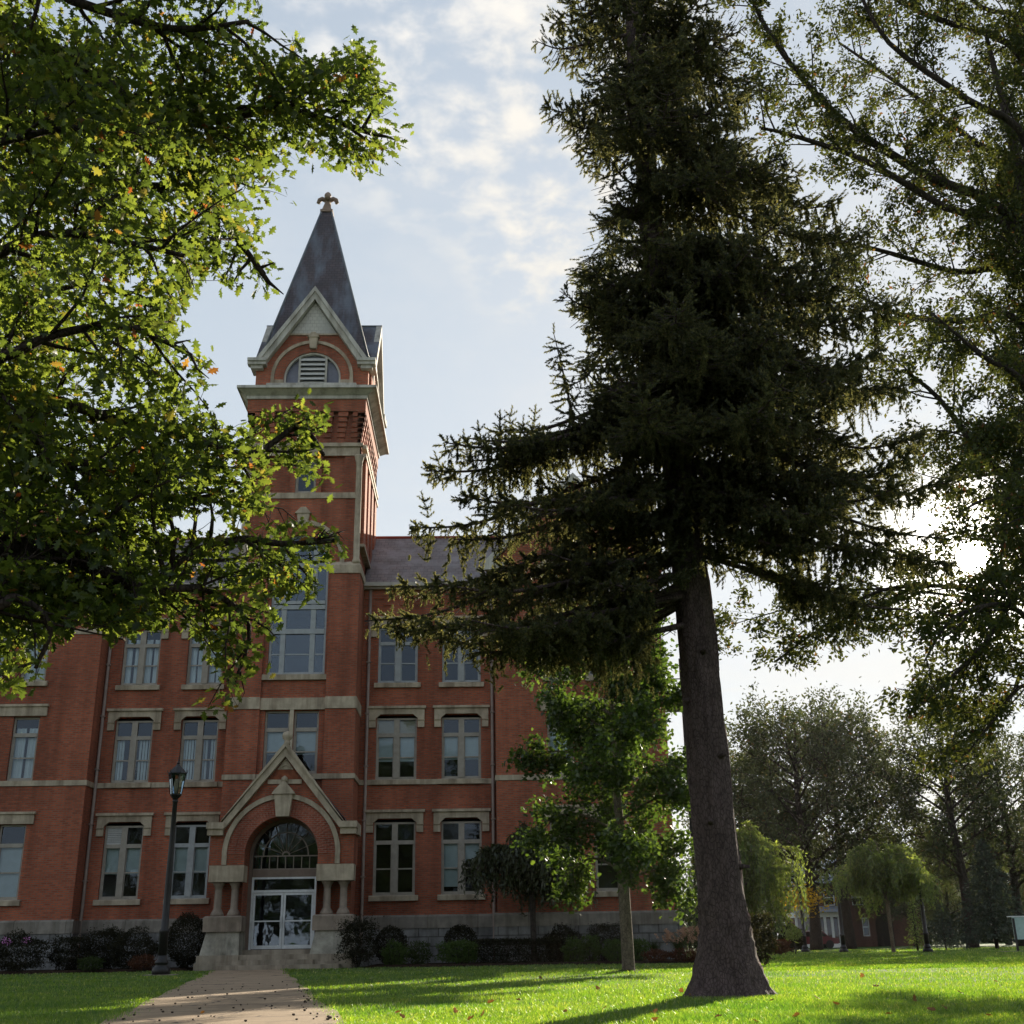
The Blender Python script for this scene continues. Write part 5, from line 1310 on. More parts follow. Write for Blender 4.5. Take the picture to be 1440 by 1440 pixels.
x_, y_ = projv(P); k = np.hypot(x_-1368, y_-783) > 27+6*rng.normal(size=len(x_)); P, D = P[k], D[k]
x_, y_ = projv(P); vis = (x_ < 1480) & (y_ > -120); k = vis | (rng.random(len(P)) < 0.25); P, D = P[k], D[k]
print('right leaves', len(P))
tb.build('trunk', M_DARKBARK, rtree).location = -RB
leaves('crown', P, 0.135, LEAF_T, LEAF_F, M_RLEAF, rtree, nbias=(0, 0.2, 0.6), adir=D*0.7+np.array([0, 0, -0.3])).location = -RB

# ------------------------------------------------------------------ maple on the lawn
M_MAPLEAF = leaf_mat('maple_leaf', [(0.0, (0.028, 0.048, 0.012)), (0.6, (0.045, 0.075, 0.016)), (1.0, (0.075, 0.105, 0.022))], 0.42, 2.2, 0.05, (1.1, 1.1, 0.55))
MP = Vector((3.78, 31.3, 0))
maple = empty('maple_tree', MP, 'round green maple with pale straight trunk standing between hall and spruce', 'tree')
tb = MB()
trunk = pline([MP+Vector((0, 0, -0.1)), MP+Vector((0, 0, 0.12)), MP+Vector((-0.02, 0, 1.5)), MP+Vector((-0.05, 0, 3.0)), MP+Vector((-0.1, 0.05, 5.5)), MP+Vector((-0.1, 0, 9.2))], 4)
tr_ = [0.24, 0.20, 0.18, 0.17, 0.165, 0.16, 0.158, 0.155, 0.152, 0.15, 0.148, 0.145, 0.14, 0.13, 0.11, 0.09, 0.075, 0.06, 0.045, 0.03, 0.015]
tb.tube(trunk, tr_, 12)
ML = []
for i in range(22):
    t_ = 0.24+0.70*i/21; p, d = psample(trunk, t_); a = i*2.4+random.uniform(-.3, .3)
    el = 0.25+0.9*t_; l = 2.75*math.sin(math.pi*min(1, 0.30+0.72*(t_-0.2)))*random.uniform(0.85, 1.1)
    l = np.interp(t_, [0.24, 0.4, 0.6, 0.8, 0.95], [1.85, 2.6, 2.55, 1.9, 1.0])*random.uniform(0.9, 1.15)
    d = Vector((math.cos(a), math.sin(a), el*0.55)).normalized()
    L = pline([p, p+d*l*0.5+Vector((0, 0, 0.05*l)), p+d*l+Vector((0, 0, -0.10*l-(0.45 if t_ < 0.4 else 0)))], 4); tb.tube(L, [0.05*(1-0.8*j/(len(L)-1)) for j in range(len(L))], 5); ML.append((L, 0.05))
tw = twiggy(tb, ML, [dict(dens=5.0, len=1.05, ang=50, up=0.05, r=0.016, t0=0.2, taper=0.3, droop=0.05), dict(dens=9, len=0.50, ang=50, up=0.0, r=0.006, t0=0.2, droop=0.12)])
P, D = twig_points(tw, 66, 0.12)
print('maple leaves', len(P))
tb.build('trunk', M_MAPBARK, maple).location = -MP
leaves('crown', P, 0.115, MAP_T, MAP_F, M_MAPLEAF, maple, nbias=(0, 0.1, 0.8), adir=D*0.5+np.array([0, 0, -0.5]), spread=0.7).location = -MP
mb = MB(); n = 14
mb.add([(0, 0, 0.09)] + [(0.62*(1+0.25*math.sin(j*2.7))*math.cos(6.283*j/n), 0.5*math.sin(6.283*j/n), 0.0) for j in range(n)], [(0, 1+j, 1+(j+1) % n) for j in range(n)])
o = mb.build('mulch_ring', M_MULCH); o.location = MP; tag(o, kind='structure')

# ------------------------------------------------------------------ weeping trees
M_WEEP = leaf_mat('weeping_leaf', [(0.0, (0.06, 0.09, 0.022)), (0.6, (0.10, 0.135, 0.035)), (1.0, (0.14, 0.17, 0.045))], 0.5, 2.4, 0.05, (1.1, 1.02, 0.55))
M_WEEPD = leaf_mat('dark_weeping_leaf', [(0.0, (0.030, 0.042, 0.018)), (0.6, (0.048, 0.060, 0.025)), (1.0, (0.07, 0.08, 0.030))], 0.35, 1.6, 0.05, (1.1, 1.0, 0.6))
def weeping(base, th, R, top, nstr, mat, label, hang=(0.8, 1.9), lsize=0.16, dens=13, shape=None, group=None):
    base = Vector(base)
    random.seed(int(base.x*10)+3); root = empty('weeping_tree', base, label, 'tree', group)
    tb = MB(); T = base+Vector((0, 0, th))
    tb.tube(pline([base+Vector((0, 0, -0.1)), base+Vector((0.02, 0, 0.1)), base+Vector((0, 0, th*0.6)), T], 4), [0.16, 0.15, 0.125, 0.115, 0.11, 0.107, 0.105, 0.103, 0.10, 0.10, 0.105, 0.11, 0.12], 10)
    P = []; D = []
    arms = []
    for i in range(26):
        a = i*2.399; rr = R*math.sqrt((i+1)/26)*random.uniform(0.6, 1.12); up = (top-th)*random.uniform(0.45, 1.12)*(1-0.40*(rr/R)**2)
        e = T+Vector((math.cos(a)*rr, math.sin(a)*rr, up*0.8)); m1 = T+Vector((math.cos(a)*rr*0.35, math.sin(a)*rr*0.35, up*0.85))
        L = pline([T, m1, e], 5); tb.tube(L, [0.045*(1-0.8*j/(len(L)-1)) for j in range(len(L))], 5); arms.append(L)
    for i in range(nstr):
        L = arms[int(26*random.random()**1.25)] if random.random() < 0.8 else random.choice(arms[::3]); p, d = psample(L, random.uniform(0.35, 1.0))
        c = Vector((p.x-base.x, p.y-base.y, 0)); o_ = c.normalized() if c.length > 0.05 else Vector((1, 0, 0))
        o_ = (o_+Vector((random.gauss(0, .5), random.gauss(0, .5), 0))).normalized()
        out = random.uniform(0.15, 0.5); hl = random.uniform(*hang)*(0.55+0.5*c.length/R)*(0.8+0.25*math.sin(3*math.atan2(c.y, c.x)+base.x))
        pts = [p, p+o_*out*0.5+Vector((0, 0, 0.08)), p+o_*out+Vector((0, 0, -0.12)), p+o_*out*1.15+Vector((random.gauss(0, .05), random.gauss(0, .05), -hl*0.6)), p+o_*out*1.2+Vector((random.gauss(0, .08), random.gauss(0, .08), -hl))]
        S = pline(pts, 3); tb.tube(S, 0.005, 3, caps=False)
        n = int(plen(S)*dens)
        for j in range(n):
            q, d = psample(S, (j+random.random())/n); P.append((q.x+random.gauss(0, .03), q.y+random.gauss(0, .03), q.z)); D.append((d.x, d.y, d.z))
    P = np.array(P); D = np.array(D)
    tb.build('trunk', M_DARKBARK if mat is M_WEEPD else M_MAPBARK, root).location = -base
    leaves('crown', P, lsize, STRIP_T*np.array([1, 1.5, 1]), LEAF_F, mat, root, nbias=(0, 0, 0.2), adir=D*1.0+np.array([0, 0, -0.5])).location = -base
    return root
weeping((1.95, 43.6, 0.1), 2.25, 2.5, 4.7, 1100, M_WEEPD, 'dark weeping tree with slender grey trunk in front of the right wing windows', (0.9, 2.0), 0.17, 14)
weeping((10.1, 46.5, 0), 2.4, 2.6, 5.2, 700, M_WEEP, 'light green weeping tree half hidden behind the spruce trunk', (1.2, 3.1), 0.18, 14)
weeping((20.9, 62, 0), 2.5, 3.5, 5.7, 1050, M_WEEP, 'umbrella shaped weeping tree alone on the open lawn at right', (0.9, 2.2), 0.20, 14)

# ------------------------------------------------------------------ far trees
M_FARLEAF = leaf_mat('far_leaf', [(0.0, (0.028, 0.038, 0.016)), (0.6, (0.046, 0.058, 0.024)), (0.96, (0.062, 0.070, 0.028)), (1.0, (0.10, 0.06, 0.025))], 0.40, 1.7, 0.03, (1.1, 1.05, 0.6))
M_CONIF = leaf_mat('conifer_needles', [(0.0, (0.026, 0.040, 0.030)), (1.0, (0.045, 0.060, 0.042))], 0.2, 1.2, 0.03, (1, 1, 0.6))
def big_tree(name, H, R, th, nl, lp, label, seed, mat=M_FARLEAF, lsize=0.27, group='far park trees'):
    random.seed(seed)
    root = empty(name, (0, 0, 0), label, 'tree', group)
    tb = MB(); Lm = []
    tr0 = pline([(0, 0, -0.1), (0.1, 0, th), (-0.2, 0.2, H*0.6), (0.1, 0, H*0.93)], 5)
    tb.tube(tr0, [0.028*H*(1-0.93*j/(len(tr0)-1)) for j in range(len(tr0))], 10)
    for i in range(nl):
        t_ = th/H+0.02+(0.90-th/H)*i/nl; p, d = psample(tr0, t_); a = i*2.4+random.uniform(-.5, .5)
        l = R*np.interp((t_-th/H)/(1-th/H), [0, 0.25, 0.6, 0.9, 1], [0.75, 1.0, 0.9, 0.5, 0.25])*random.uniform(0.8, 1.15)
        d = Vector((math.cos(a), math.sin(a), 0.25+0.7*t_)).normalized()
        L = pline([p, p+d*l*0.5, p+d*l+Vector((0, 0, -0.06*l))], 4); r = 0.010*H*(1-0.6*t_); tb.tube(L, [r*(1-0.8*j/(len(L)-1)) for j in range(len(L))], 5); Lm.append((L, r))
    tw = twiggy(tb, Lm, [dict(dens=1.7, len=R*0.42, ang=50, up=0.12, r=0.05, t0=0.3, taper=0.3), dict(dens=2.6, len=R*0.20, ang=55, up=0.05, r=0.02, t0=0.15)])
    P, D = twig_points(tw, lp*2.4, R*0.045)
    tb.build('trunk', M_DARKBARK, root)
    leaves('crown', P, lsize, LEAF_T, LEAF_F, mat, root, nbias=(0, 0, 0.6))
    print(name, len(P))
    return root
fa = big_tree('oak_tree', 17, 7.0, 3.6, 26, 9.0, 'tall dense crowned tree beside the far brick house', 11)
fb = big_tree('elm_tree', 16, 5.6, 4.2, 30, 11.0, 'tall open crowned tree at the far right of the lawn', 23)
def put(o, x, y, s=1.0, rz=0.0, label=None):
    o.location = (x, y, 0); o.scale = (s, s, s); o.rotation_euler = (0, 0, rz)
    if label: o['label'] = label
    return o
def gx(px, Y): return at(px, 1330, Y).x
put(fa, gx(1148, 84), 84, 1.0, 0.4, 'tall dense crowned tree in front of the far brick house')
put(fb, gx(1368, 80), 80, 0.98, 1.0, 'tall open crowned tree at the far right edge of the lawn')
FAR = [(fa, 1196, 90, 1.02, 2.2, 'second tall tree right of the far house porch'), (fb, 1060, 95, 0.95, 0.3, 'far tree showing just right of the spruce trunk'),
       (fa, 1290, 104, 0.55, 3.9, 'far tree rising behind the umbrella shaped weeping tree'), (fb, 1440, 90, 0.95, 4.4, 'far tree cut by the right picture edge'),
       (fa, 1420, 108, 0.62, 1.1, 'far tree deep behind the small sign'), (fb, 1240, 112, 0.6, 5.2, 'far tree behind the gap between the tall crowns'),
       (fa, 1120, 125, 0.7, 0.9, 'far tree behind the roof of the brick house'), (fb, 1340, 118, 0.6, 2.9, 'far tree in the back row near the conifer')]
for src, px, Y, s, rz, lab in FAR: put(copy_tree(src), gx(px, Y), Y, s, rz, lab)
BACKX = [(1010, 150), (1090, 160), (1170, 150), (1230, 165), (1300, 150), (1370, 160), (1440, 150), (1520, 140), (1600, 130)]
for i, (px, Y) in enumerate(BACKX): put(copy_tree(fa if i % 2 else fb), gx(px, Y), Y, 0.62+0.06*(i % 3), i*1.3, 'tree in the hazy row closing the far side of the park')
BK = [(-26, -22, 0.85), (-15, -30, 0.95), (-5, -24, 0.8), (6, -30, 1.0), (16, -22, 0.9), (-36, -32, 1.0), (27, -30, 0.9)]
for i, (x, y, s) in enumerate(BK): put(copy_tree(fa if i % 2 else fb), x, y, s, i*0.9, 'park tree behind the viewer, seen only mirrored in the window glass')
for i, (x, y) in enumerate(((-13, -14), (-8.5, -17), (-4, -13), (1.5, -16), (6, -13), (11, -17), (-18, -17))):
    c = copy_tree(maple); c.location = (x, y, 0); c.rotation_euler = (0, 0, i*1.1); c['label'] = 'leafy young maple behind the viewer, seen only mirrored in the door glass'; c['group'] = 'maples behind the viewer'
def conifer(base, H, R, label, mat=M_CONIF, n=70, dens=1.0):
    root = empty('conifer_tree', base, label, 'tree'); tb = MB(); tb.tube([(0, 0, -0.1), (0, 0, H)], [0.02*H, 0.004], 7)
    P = []; D = []
    for i in range(n):
        z = H*(0.10+0.89*(i/n)); a = i*2.4; l = R*(1-(z/H))**0.85*random.uniform(0.8, 1.15)+0.06
        e = Vector((math.cos(a)*l, math.sin(a)*l, z-0.12*l)); tb.tube([(0, 0, z), e], [0.012, 0.004], 3, caps=False)
        for j in range(int(l*38*dens)+4):
            t_ = random.random()**0.7; q = Vector((0, 0, z)).lerp(e, t_); w_ = 0.28*l*(1-t_*0.5)
            P.append((q.x+random.gauss(0, w_*.5), q.y+random.gauss(0, w_*.5), q.z+random.gauss(0, 0.08))); D.append((math.cos(a), math.sin(a), -0.4))
    tb.build('trunk', M_DARKBARK, root); leaves('crown', np.array(P), 0.26 if H > 4 else 0.14, STRIP_T*np.array([1, 1.2, 1]), LEAF_F, mat, root, nbias=(0, 0, 0.4), adir=np.array(D)); return root
conifer((gx(1402, 74), 74, 0), 6.4, 2.6, 'dark blue green conifer low at the right edge', n=110)
conifer((gx(1330, 72), 72, 0), 2.6, 1.3, 'squat dark conifer right of the umbrella shaped weeping tree')
conifer((gx(1290, 66), 66, 0), 3.0, 0.55, 'young sunlit conifer beside a far lamp post', M_WEEP, n=60)

# the wood that closes the far side of the park
n = 26000; wx_ = rng.uniform(-5, 125, n); top = 5.5+2.2*np.sin(wx_*0.21)+1.4*np.sin(wx_*0.57+1); wz = rng.random(n)*top; wy = 150+rng.normal(size=n)*3-0.25*np.abs(wx_-50)
tag(leaves('far_wood', np.stack([wx_, wy, wz], 1), 0.95, LEAF_T, LEAF_F, M_FARLEAF, None, nbias=(0, -0.4, 0.4)), 'dark low wood closing the far side of the park', 'wood', kind='stuff')
# ------------------------------------------------------------------ shrubs
def shrub_mat(name, a, b, tr=0.3): return leaf_mat(name, [(0.0, a), (1.0, b)], tr, 1.6, 0.012, (1.1, 1.05, 0.5))
M_SHD = shrub_mat('dark_shrub_leaf', (0.014, 0.015, 0.009), (0.030, 0.028, 0.015))
M_SHG = shrub_mat('green_shrub_leaf', (0.040, 0.072, 0.018), (0.070, 0.110, 0.026))
M_SHB = shrub_mat('boxwood_leaf', (0.030, 0.045, 0.015), (0.050, 0.070, 0.022))
M_SHR = shrub_mat('russet_leaf', (0.060, 0.028, 0.018), (0.11, 0.045, 0.025))
M_SHY = shrub_mat('yellow_leaf', (0.35, 0.22, 0.02), (0.50, 0.33, 0.04), 0.5)
def shrub(name, x, y, rx, ry, h, label, mat, lsize=0.07, n=None, ragged=0.16, group=None, z0=0.06, parts=None):
    root = empty(name, (x, y, z0), label, 'shrub', group)
    n = n or int(2600*(rx*ry+rx*h+ry*h)/1.2*(0.07/lsize)**1.3)
    d = rng.normal(size=(n, 3)); d /= np.linalg.norm(d, axis=1, keepdims=True)
    u = rng.random(n)**0.33; u = 1-0.45*(1-u)
    lump = 1+ragged*(np.sin(d[:, 0]*5+x)*np.cos(d[:, 1]*4+y)+0.8*np.sin(d[:, 2]*7+x*2))+ragged*0.8*rng.normal(size=n)*(rng.random(n) < 0.25)
    P = d*(u*lump)[:, None]*np.array([rx, ry, h/2]) + np.array([0, 0, h/2+0.02]); P = P[P[:, 2] > 0.01]
    sb_ = MB()
    for k in range(7):
        a = k*0.9; sb_.tube([(0.05*math.cos(a), 0.05*math.sin(a), -0.05), (0.5*rx*math.cos(a), 0.5*ry*math.sin(a), h*0.55)], [0.016, 0.006], 4, caps=False)
    sb_.build('stem', M_DARKBARK, root)
    leaves('foliage', P, lsize, LEAF_T, LEAF_F, mat, root, nbias=(0, -0.2, 0.7)); return root
def sx(px, Y): return at(px, 1340, Y).x
GB_ = 'shrubs along the hall foundation'
def sh(px0, px1, pytop, Y, label, mat, **k):
    x0, x1 = sx(px0, Y), sx(px1, Y); top = at((px0+px1)/2, pytop, Y).z
    return shrub(k.pop('name', 'shrub'), (x0+x1)/2, Y, (x1-x0)/2, min(0.8, (x1-x0)/2), top-0.05, label, mat, **k)
fl_b = sh(-12, 62, 1312, 43.4, 'dark leafy bush with a few pink flowers at the left edge', M_SHD, group=GB_)
sh(70, 132, 1318, 44.2, 'dark bush left of the downpipe corner', M_SHD, group=GB_)
sh(126, 176, 1302, 44.8, 'wispy dark bush under the first window left of the porch', M_SHD, group=GB_, ragged=0.25)
sh(152, 222, 1310, 44.0, 'wide dark bush behind the lamp post base', M_SHD, group=GB_)
sh(234, 290, 1284, 44.3, 'tall rounded dark bush against the left porch pedestal', M_SHD, group=GB_, ragged=0.05)
sh(112, 146, 1346, 43.0, 'small low green plant before the dark bushes at left', M_SHB, group=GB_)
sh(184, 222, 1345, 43.0, 'small russet plant left of the lamp post', M_SHR, group=GB_)
sh(478, 528, 1290, 43.0, 'ragged purple leaved bush beside the right porch pedestal', M_SHD, group=GB_, ragged=0.3)
sh(526, 573, 1303, 45.0, 'clipped dark ball shrub under the first right window', M_SHD, group=GB_, ragged=0.03)
sh(536, 576, 1326, 43.6, 'bright green low mound nearest the purple bush', M_SHG, group=GB_)
sh(574, 606, 1326, 43.7, 'dull green low mound between two clipped ball shrubs', M_SHB, group=GB_)
sh(624, 672, 1301, 45.2, 'clipped dark ball shrub under the second right window', M_SHD, group=GB_, ragged=0.03)
sh(616, 676, 1322, 43.8, 'wide bright green mound in front of a dark ball shrub', M_SHG, group=GB_)
sh(766, 818, 1302, 45.0, 'dark loose shrub right of the weeping tree', M_SHD, group=GB_, ragged=0.15)
sh(790, 824, 1321, 43.2, 'bright green mound at the right end of the clipped hedge', M_SHG, group=GB_)
sh(814, 846, 1318, 43.4, 'taller bright green mound second from the hedge end', M_SHG, group=GB_)
sh(848, 882, 1322, 42.6, 'bright green mound just left of the maple trunk', M_SHG, group=GB_)
sh(880, 914, 1320, 42.8, 'bright green mound just right of the maple trunk', M_SHG, group=GB_)
sh(826, 880, 1300, 44.6, 'dark shrub under the right wing window', M_SHD, group=GB_, ragged=0.15)
sh(905, 940, 1336, 42.0, 'low russet plant right of the maple trunk', M_SHR, group=GB_)
sh(940, 990, 1336, 42.0, 'low russet plant left of the spruce trunk', M_SHR, group=GB_)
sh(1036, 1092, 1286, 34.6, 'glossy rounded evergreen bush right of the spruce trunk', M_SHD, lsize=0.09)
# pink blossoms on the left bush
for px, py in ((7, 1322), (37, 1321), (12, 1325)):
    p = at(px, py, 42.75); P = np.array(p)+rng.normal(size=(26, 3))*0.05
    b = leaves('flower', P, 0.07, LEAF_T, LEAF_F, MATS.get('pink_petal') or leaf_mat('pink_petal', [(0, (0.5, 0.16, 0.42)), (1, (0.65, 0.3, 0.6))], 0.3, 1.0, 0.02, (1, 1, 1)), fl_b); b.location = -fl_b.location
# clipped hedge
x0, x1 = sx(672, 43.8), sx(796, 43.8); n = 9000
hp = rng.random((n, 3)); fsel = rng.integers(0, 3, n)
hp[fsel == 0, 1] = rng.random((fsel == 0).sum())**3*0.25; hp[fsel == 1, 2] = 1-rng.random((fsel == 1).sum())**3*0.2
hd = empty('clipped_hedge', ((x0+x1)/2, 43.8, 0.05), 'long low clipped dark hedge behind the weeping tree trunk', 'hedge')
P = (hp-np.array([0.5, 0.5, 0]))*np.array([x1-x0, 0.8, 0.80])+rng.normal(size=(n, 3))*0.02
leaves('foliage', P, 0.07, LEAF_T, LEAF_F, M_SHD, hd, nbias=(0, -0.3, 0.6))
st_ = MB()
for k in range(14): xx = (x0-x1)/2+(x1-x0)*(k+0.5)/14; st_.tube([(xx, 0, -0.05), (xx+0.05, 0.03, 0.5)], [0.015, 0.006], 4)
st_.build('stem', M_DARKBARK, hd)
# plumed grasses
def plume_grass(x, y, h, r, label, plume=None, blade=None, n=260):
    root = empty('ornamental_grass', (x, y, 0.05), label, 'plant'); V = []; F = []; PV = []; PF = []
    for i in range(n):
        a = random.uniform(0, 6.28); l = h*random.uniform(0.6, 1.0); lean = r*random.uniform(0.2, 1.0)
        prev = None; w_ = 0.010
        for k in range(5):
            t_ = k/4; p = np.array([math.cos(a)*lean*t_**1.8, math.sin(a)*lean*t_**1.8, l*(t_-0.22*t_**3)])
            s = np.array([-math.sin(a), math.cos(a), 0])*w_*(1-t_*0.9)
            V += [p-s, p+s]; b = len(V)-2
            if k: F.append((b-2, b-1, b+1, b))
        if plume and i % 6 == 0:
            for q in range(26):
                t_ = random.random(); pp = p+np.array([math.cos(a)*0.12*t_, math.sin(a)*0.12*t_, 0.22*t_-0.08*t_*t_])+rng.normal(size=3)*0.018
                PV.append(pp)
    np_mesh('foliage', np.array(V), np.array(F), blade or M_SHB, root)
    if plume: leaves('plume', np.array(PV), 0.06, LEAF_T, LEAF_F, plume, root)
    return root
M_PLUME = leaf_mat('seed_plume', [(0, (0.30, 0.17, 0.11)), (1, (0.5, 0.33, 0.24))], 0.5, 1.5, 0.02, (1, 0.9, 0.8))
plume_grass(sx(955, 42.2), 42.2, 1.25, 0.7, 'tall ornamental grass with pinkish sunlit seed plumes by the hall corner', M_PLUME)
plume_grass(sx(985, 42.6), 42.6, 1.35, 0.7, 'ornamental grass with rusty plumes partly behind the spruce trunk', M_PLUME)
plume_grass(sx(920, 43.2), 43.2, 1.0, 0.55, 'dark fountain grass without plumes near the hall corner', None)
plume_grass(sx(895, 44.2), 44.2, 1.0, 0.5, 'thin dark grass tuft behind the green mounds', None)
# far garden shrubs
sh(1082, 1112, 1322, 60, 'low russet far shrub right of the evergreen bush', M_SHR, lsize=0.14)
sh(1100, 1130, 1302, 70, 'dark round far shrub before the far house', M_SHD, lsize=0.14)
tp = empty('topiary_tree', (sx(1119, 62), 62, 0), 'small standard topiary with a round pale head on a thin stem', 'tree')
q = MB(); q.tube([(0, 0, -0.05), (0, 0, 0.75)], 0.03, 6); q.build('trunk', M_DARKBARK, tp)
d = rng.normal(size=(700, 3)); d /= np.linalg.norm(d, axis=1, keepdims=True); leaves('crown', d*0.36*(0.7+0.35*rng.random((700, 1)))*np.array([1.2, 1.2, 0.8])+np.array([0, 0, 0.98]), 0.10, LEAF_T, LEAF_F, M_WEEP, tp)
yt = empty('yellow_tree', (sx(1133, 80), 80, 0), 'small tree with golden yellow autumn leaves before the far house', 'tree')
q = MB(); q.tube([(0, 0, -0.05), (0.1, 0, 2.6)], [0.07, 0.03], 6); q.build('trunk', M_DARKBARK, yt)
leaves('crown', rng.normal(size=(700, 3))*np.array([0.7, 0.6, 0.4])+np.array([0.2, 0, 3.1]), 0.2, LEAF_T, LEAF_F, M_SHY, yt)

# ------------------------------------------------------------------ lamp posts
M_LGLOW = paint('frosted_lantern_panel', (0.40, 0.40, 0.38), 0.5)
def lamp_post(x, y, label):
    root = empty('lamp_post', (x, y, 0), label, 'lamp post', 'lamp posts of the campus lawn')
    q = MB(); q.box(-0.5, 0.5, -0.42, 0.42, -0.05, 0.045); q.build('footing', M_STEP, root)
    q = MB(); q.lathe([(0.30, 0.045), (0.31, 0.16), (0.29, 0.24), (0.20, 0.30), (0.19, 0.34), (0.23, 0.38), (0.23, 0.43), (0.165, 0.50), (0.15, 0.62)], 0, 0, 20); q.build('base', M_BLACK, root)
    q = MB(); q.lathe([(0.15, 0.62), (0.145, 1.30), (0.165, 1.33), (0.165, 1.40), (0.125, 1.45), (0.115, 2.6), (0.095, 4.2), (0.078, 5.45), (0.10, 5.48), (0.10, 5.53), (0.07, 5.57)], 0, 0, 18); q.build('pole', M_BLACK, root)
    q = MB(); z0, z1 = 5.75, 6.42
    q.lathe([(0.07, 5.55), (0.13, 5.62), (0.20, 5.70), (0.21, 5.75)], 0, 0, 6, smooth=False)
    for k in range(6):
        a = k*math.pi/3; c, s = math.cos(a), math.sin(a); a2 = a+math.pi/3
        q.tube([(0.205*c, 0.205*s, z0), (0.31*c, 0.31*s, z1)], 0.014, 5)
        q.tube([(0.31*c, 0.31*s, z1), (0.35*c, 0.35*s, z1+0.06), (0.36*c, 0.36*s, z1+0.15)], [0.014, 0.012, 0.006], 5)
        q.tube([(0.31*c, 0.31*s, z1), (0.31*math.cos(a2), 0.31*math.sin(a2), z1)], 0.016, 5)
    lf = q.build('lantern', M_BLACK, root)
    q = MB()
    for k in range(6):
        a = k*math.pi/3; a2 = a+math.pi/3
        q.quad((0.2*math.cos(a), 0.2*math.sin(a), z0), (0.2*math.cos(a2), 0.2*math.sin(a2), z0), (0.305*math.cos(a2), 0.305*math.sin(a2), z1), (0.305*math.cos(a), 0.305*math.sin(a), z1))
    q.build('glass', M_LAMPG, lf)
    q = MB(); q.lathe([(0.33, z1+0.01), (0.30, z1+0.05), (0.17, z1+0.20), (0.09, z1+0.27), (0.05, z1+0.33), (0.06, z1+0.37), (0.02, z1+0.43), (0.008, z1+0.60)], 0, 0, 12, smooth=False); q.build('cap', M_BLACK, lf)
    q = MB(); q.lathe([(0.06, z0), (0.09, z0+0.2), (0.09, z0+0.38), (0.05, z0+0.5)], 0, 0, 10); q.build('bulb_cover', M_LGLOW, lf)
    root.scale = (0.86, 0.86, 0.90)
    return root
LP = at(226, 1371, 36.6)
lp = lamp_post(LP.x, 36.6, 'black lantern lamp post on the lawn left of the hall path')
for px, Y, lab in ((1304, 62, 'black lamp post right of the umbrella shaped weeping tree'), (1186, 68, 'black lamp post in front of the far house porch'), (1132, 72, 'thin black far lamp post nearest the spruce trunk')):
    c = copy_tree(lp); c.location = (gx(px, Y), Y, 0); c['label'] = lab; c.scale = (0.82, 0.82, 0.66)
# small pale sign at the right edge
sg = empty('sign_board', (gx(1441, 58), 58, 0), 'pale green sign board on dark posts at the right edge of the lawn', 'sign')
q = MB(); q.box(-0.42, 0.55, -0.03, 0.03, 0.55, 1.55); q.build('board', paint('pale_green_paint', (0.38, 0.52, 0.50), 0.5), sg)
for x in (-0.38, 0.50): q = MB(); q.box(x-0.05, x+0.05, -0.08, -0.032, -0.05, 1.5); q.build('post', M_BLACK, sg)
q = MB(); q.box(-0.62, 0.60, -0.08, 0.08, 1.552, 1.60); q.build('cap', M_WHITE, sg)
q = MB(); q.box(-1.1, 0.9, -0.5, 0.5, -0.05, 0.04); q.build('footing', M_STEP, sg)

# ------------------------------------------------------------------ the far house
hx0, hx1, HY = gx(1098, 112), gx(1288, 112), 112
house = empty('brick_house', ((hx0+hx1)/2, HY, 0), 'far two storey brick house with a white porch behind the lawn trees', 'house')
def hp_(mb, name, mat, par=None):
    o = mb.build(name, mat, par or house)
    if par is None: o.location = (-(hx0+hx1)/2, -HY, 0)
    return o
hw0 = gx(1150, 112)
q = MB(); wins = [(hw0+1.0+i*2.6, hw0+2.0+i*2.6, 3.6, 5.0) for i in range(4)] + [(gx(1216, 112), gx(1226, 112), 0.9, 2.5)]
wall_grid(q, hw0, hx1, 0, 5.6, wins, HY, 0.2); q.quad((hw0, HY, 0), (hw0, HY, 5.6), (hw0, HY+9, 5.6), (hw0, HY+9, 0)); q.quad((hx1, HY, 0), (hx1, HY+9, 0), (hx1, HY+9, 5.6), (hx1, HY, 5.6)); q.quad((hw0, HY+9, 0), (hw0, HY+9, 5.6), (hx1, HY+9, 5.6), (hx1, HY+9, 0))
hp_(q, 'wall', brick_mat('dark_house_brick', (0.13, 0.055, 0.045), (0.09, 0.04, 0.034), (0.12, 0.09, 0.08)))  # darker brick colours than those of the hall
q = MB(); q.add([(hw0-0.4, HY-0.4, 5.55), (hx1+0.4, HY-0.4, 5.55), (hx1+0.4, HY+4.5, 8.0), (hw0-0.4, HY+4.5, 8.0), (hw0-0.4, HY+9.4, 5.55), (hx1+0.4, HY+9.4, 5.55)], [(0, 1, 2, 3), (3, 2, 5, 4), (0, 3, 4), (1, 5, 2)])
hp_(q, 'roof', paint('blue_grey_roof', (0.22, 0.25, 0.29), 0.6))
for w_ in wins:
    q = MB(); a, b, c, d = w_
    for k in ((a, a+0.08, c, d), (b-0.08, b, c, d), (a+.08, b-.08, c, c+0.08), (a+.08, b-.08, d-0.08, d), (a+.08, b-.08, (c+d)/2-0.04, (c+d)/2+0.04)): q.box(k[0], k[1], HY+0.05, HY+0.12, k[2], k[3])
    wo = hp_(q, 'window', M_WHITE); q = MB(); q.quad((a, HY+0.14, c), (b, HY+0.14, c), (b, HY+0.14, d), (a, HY+0.14, d)); q.build('pane', M_GLASS, wo)
p0, p1 = gx(1122, 109), gx(1196, 109)
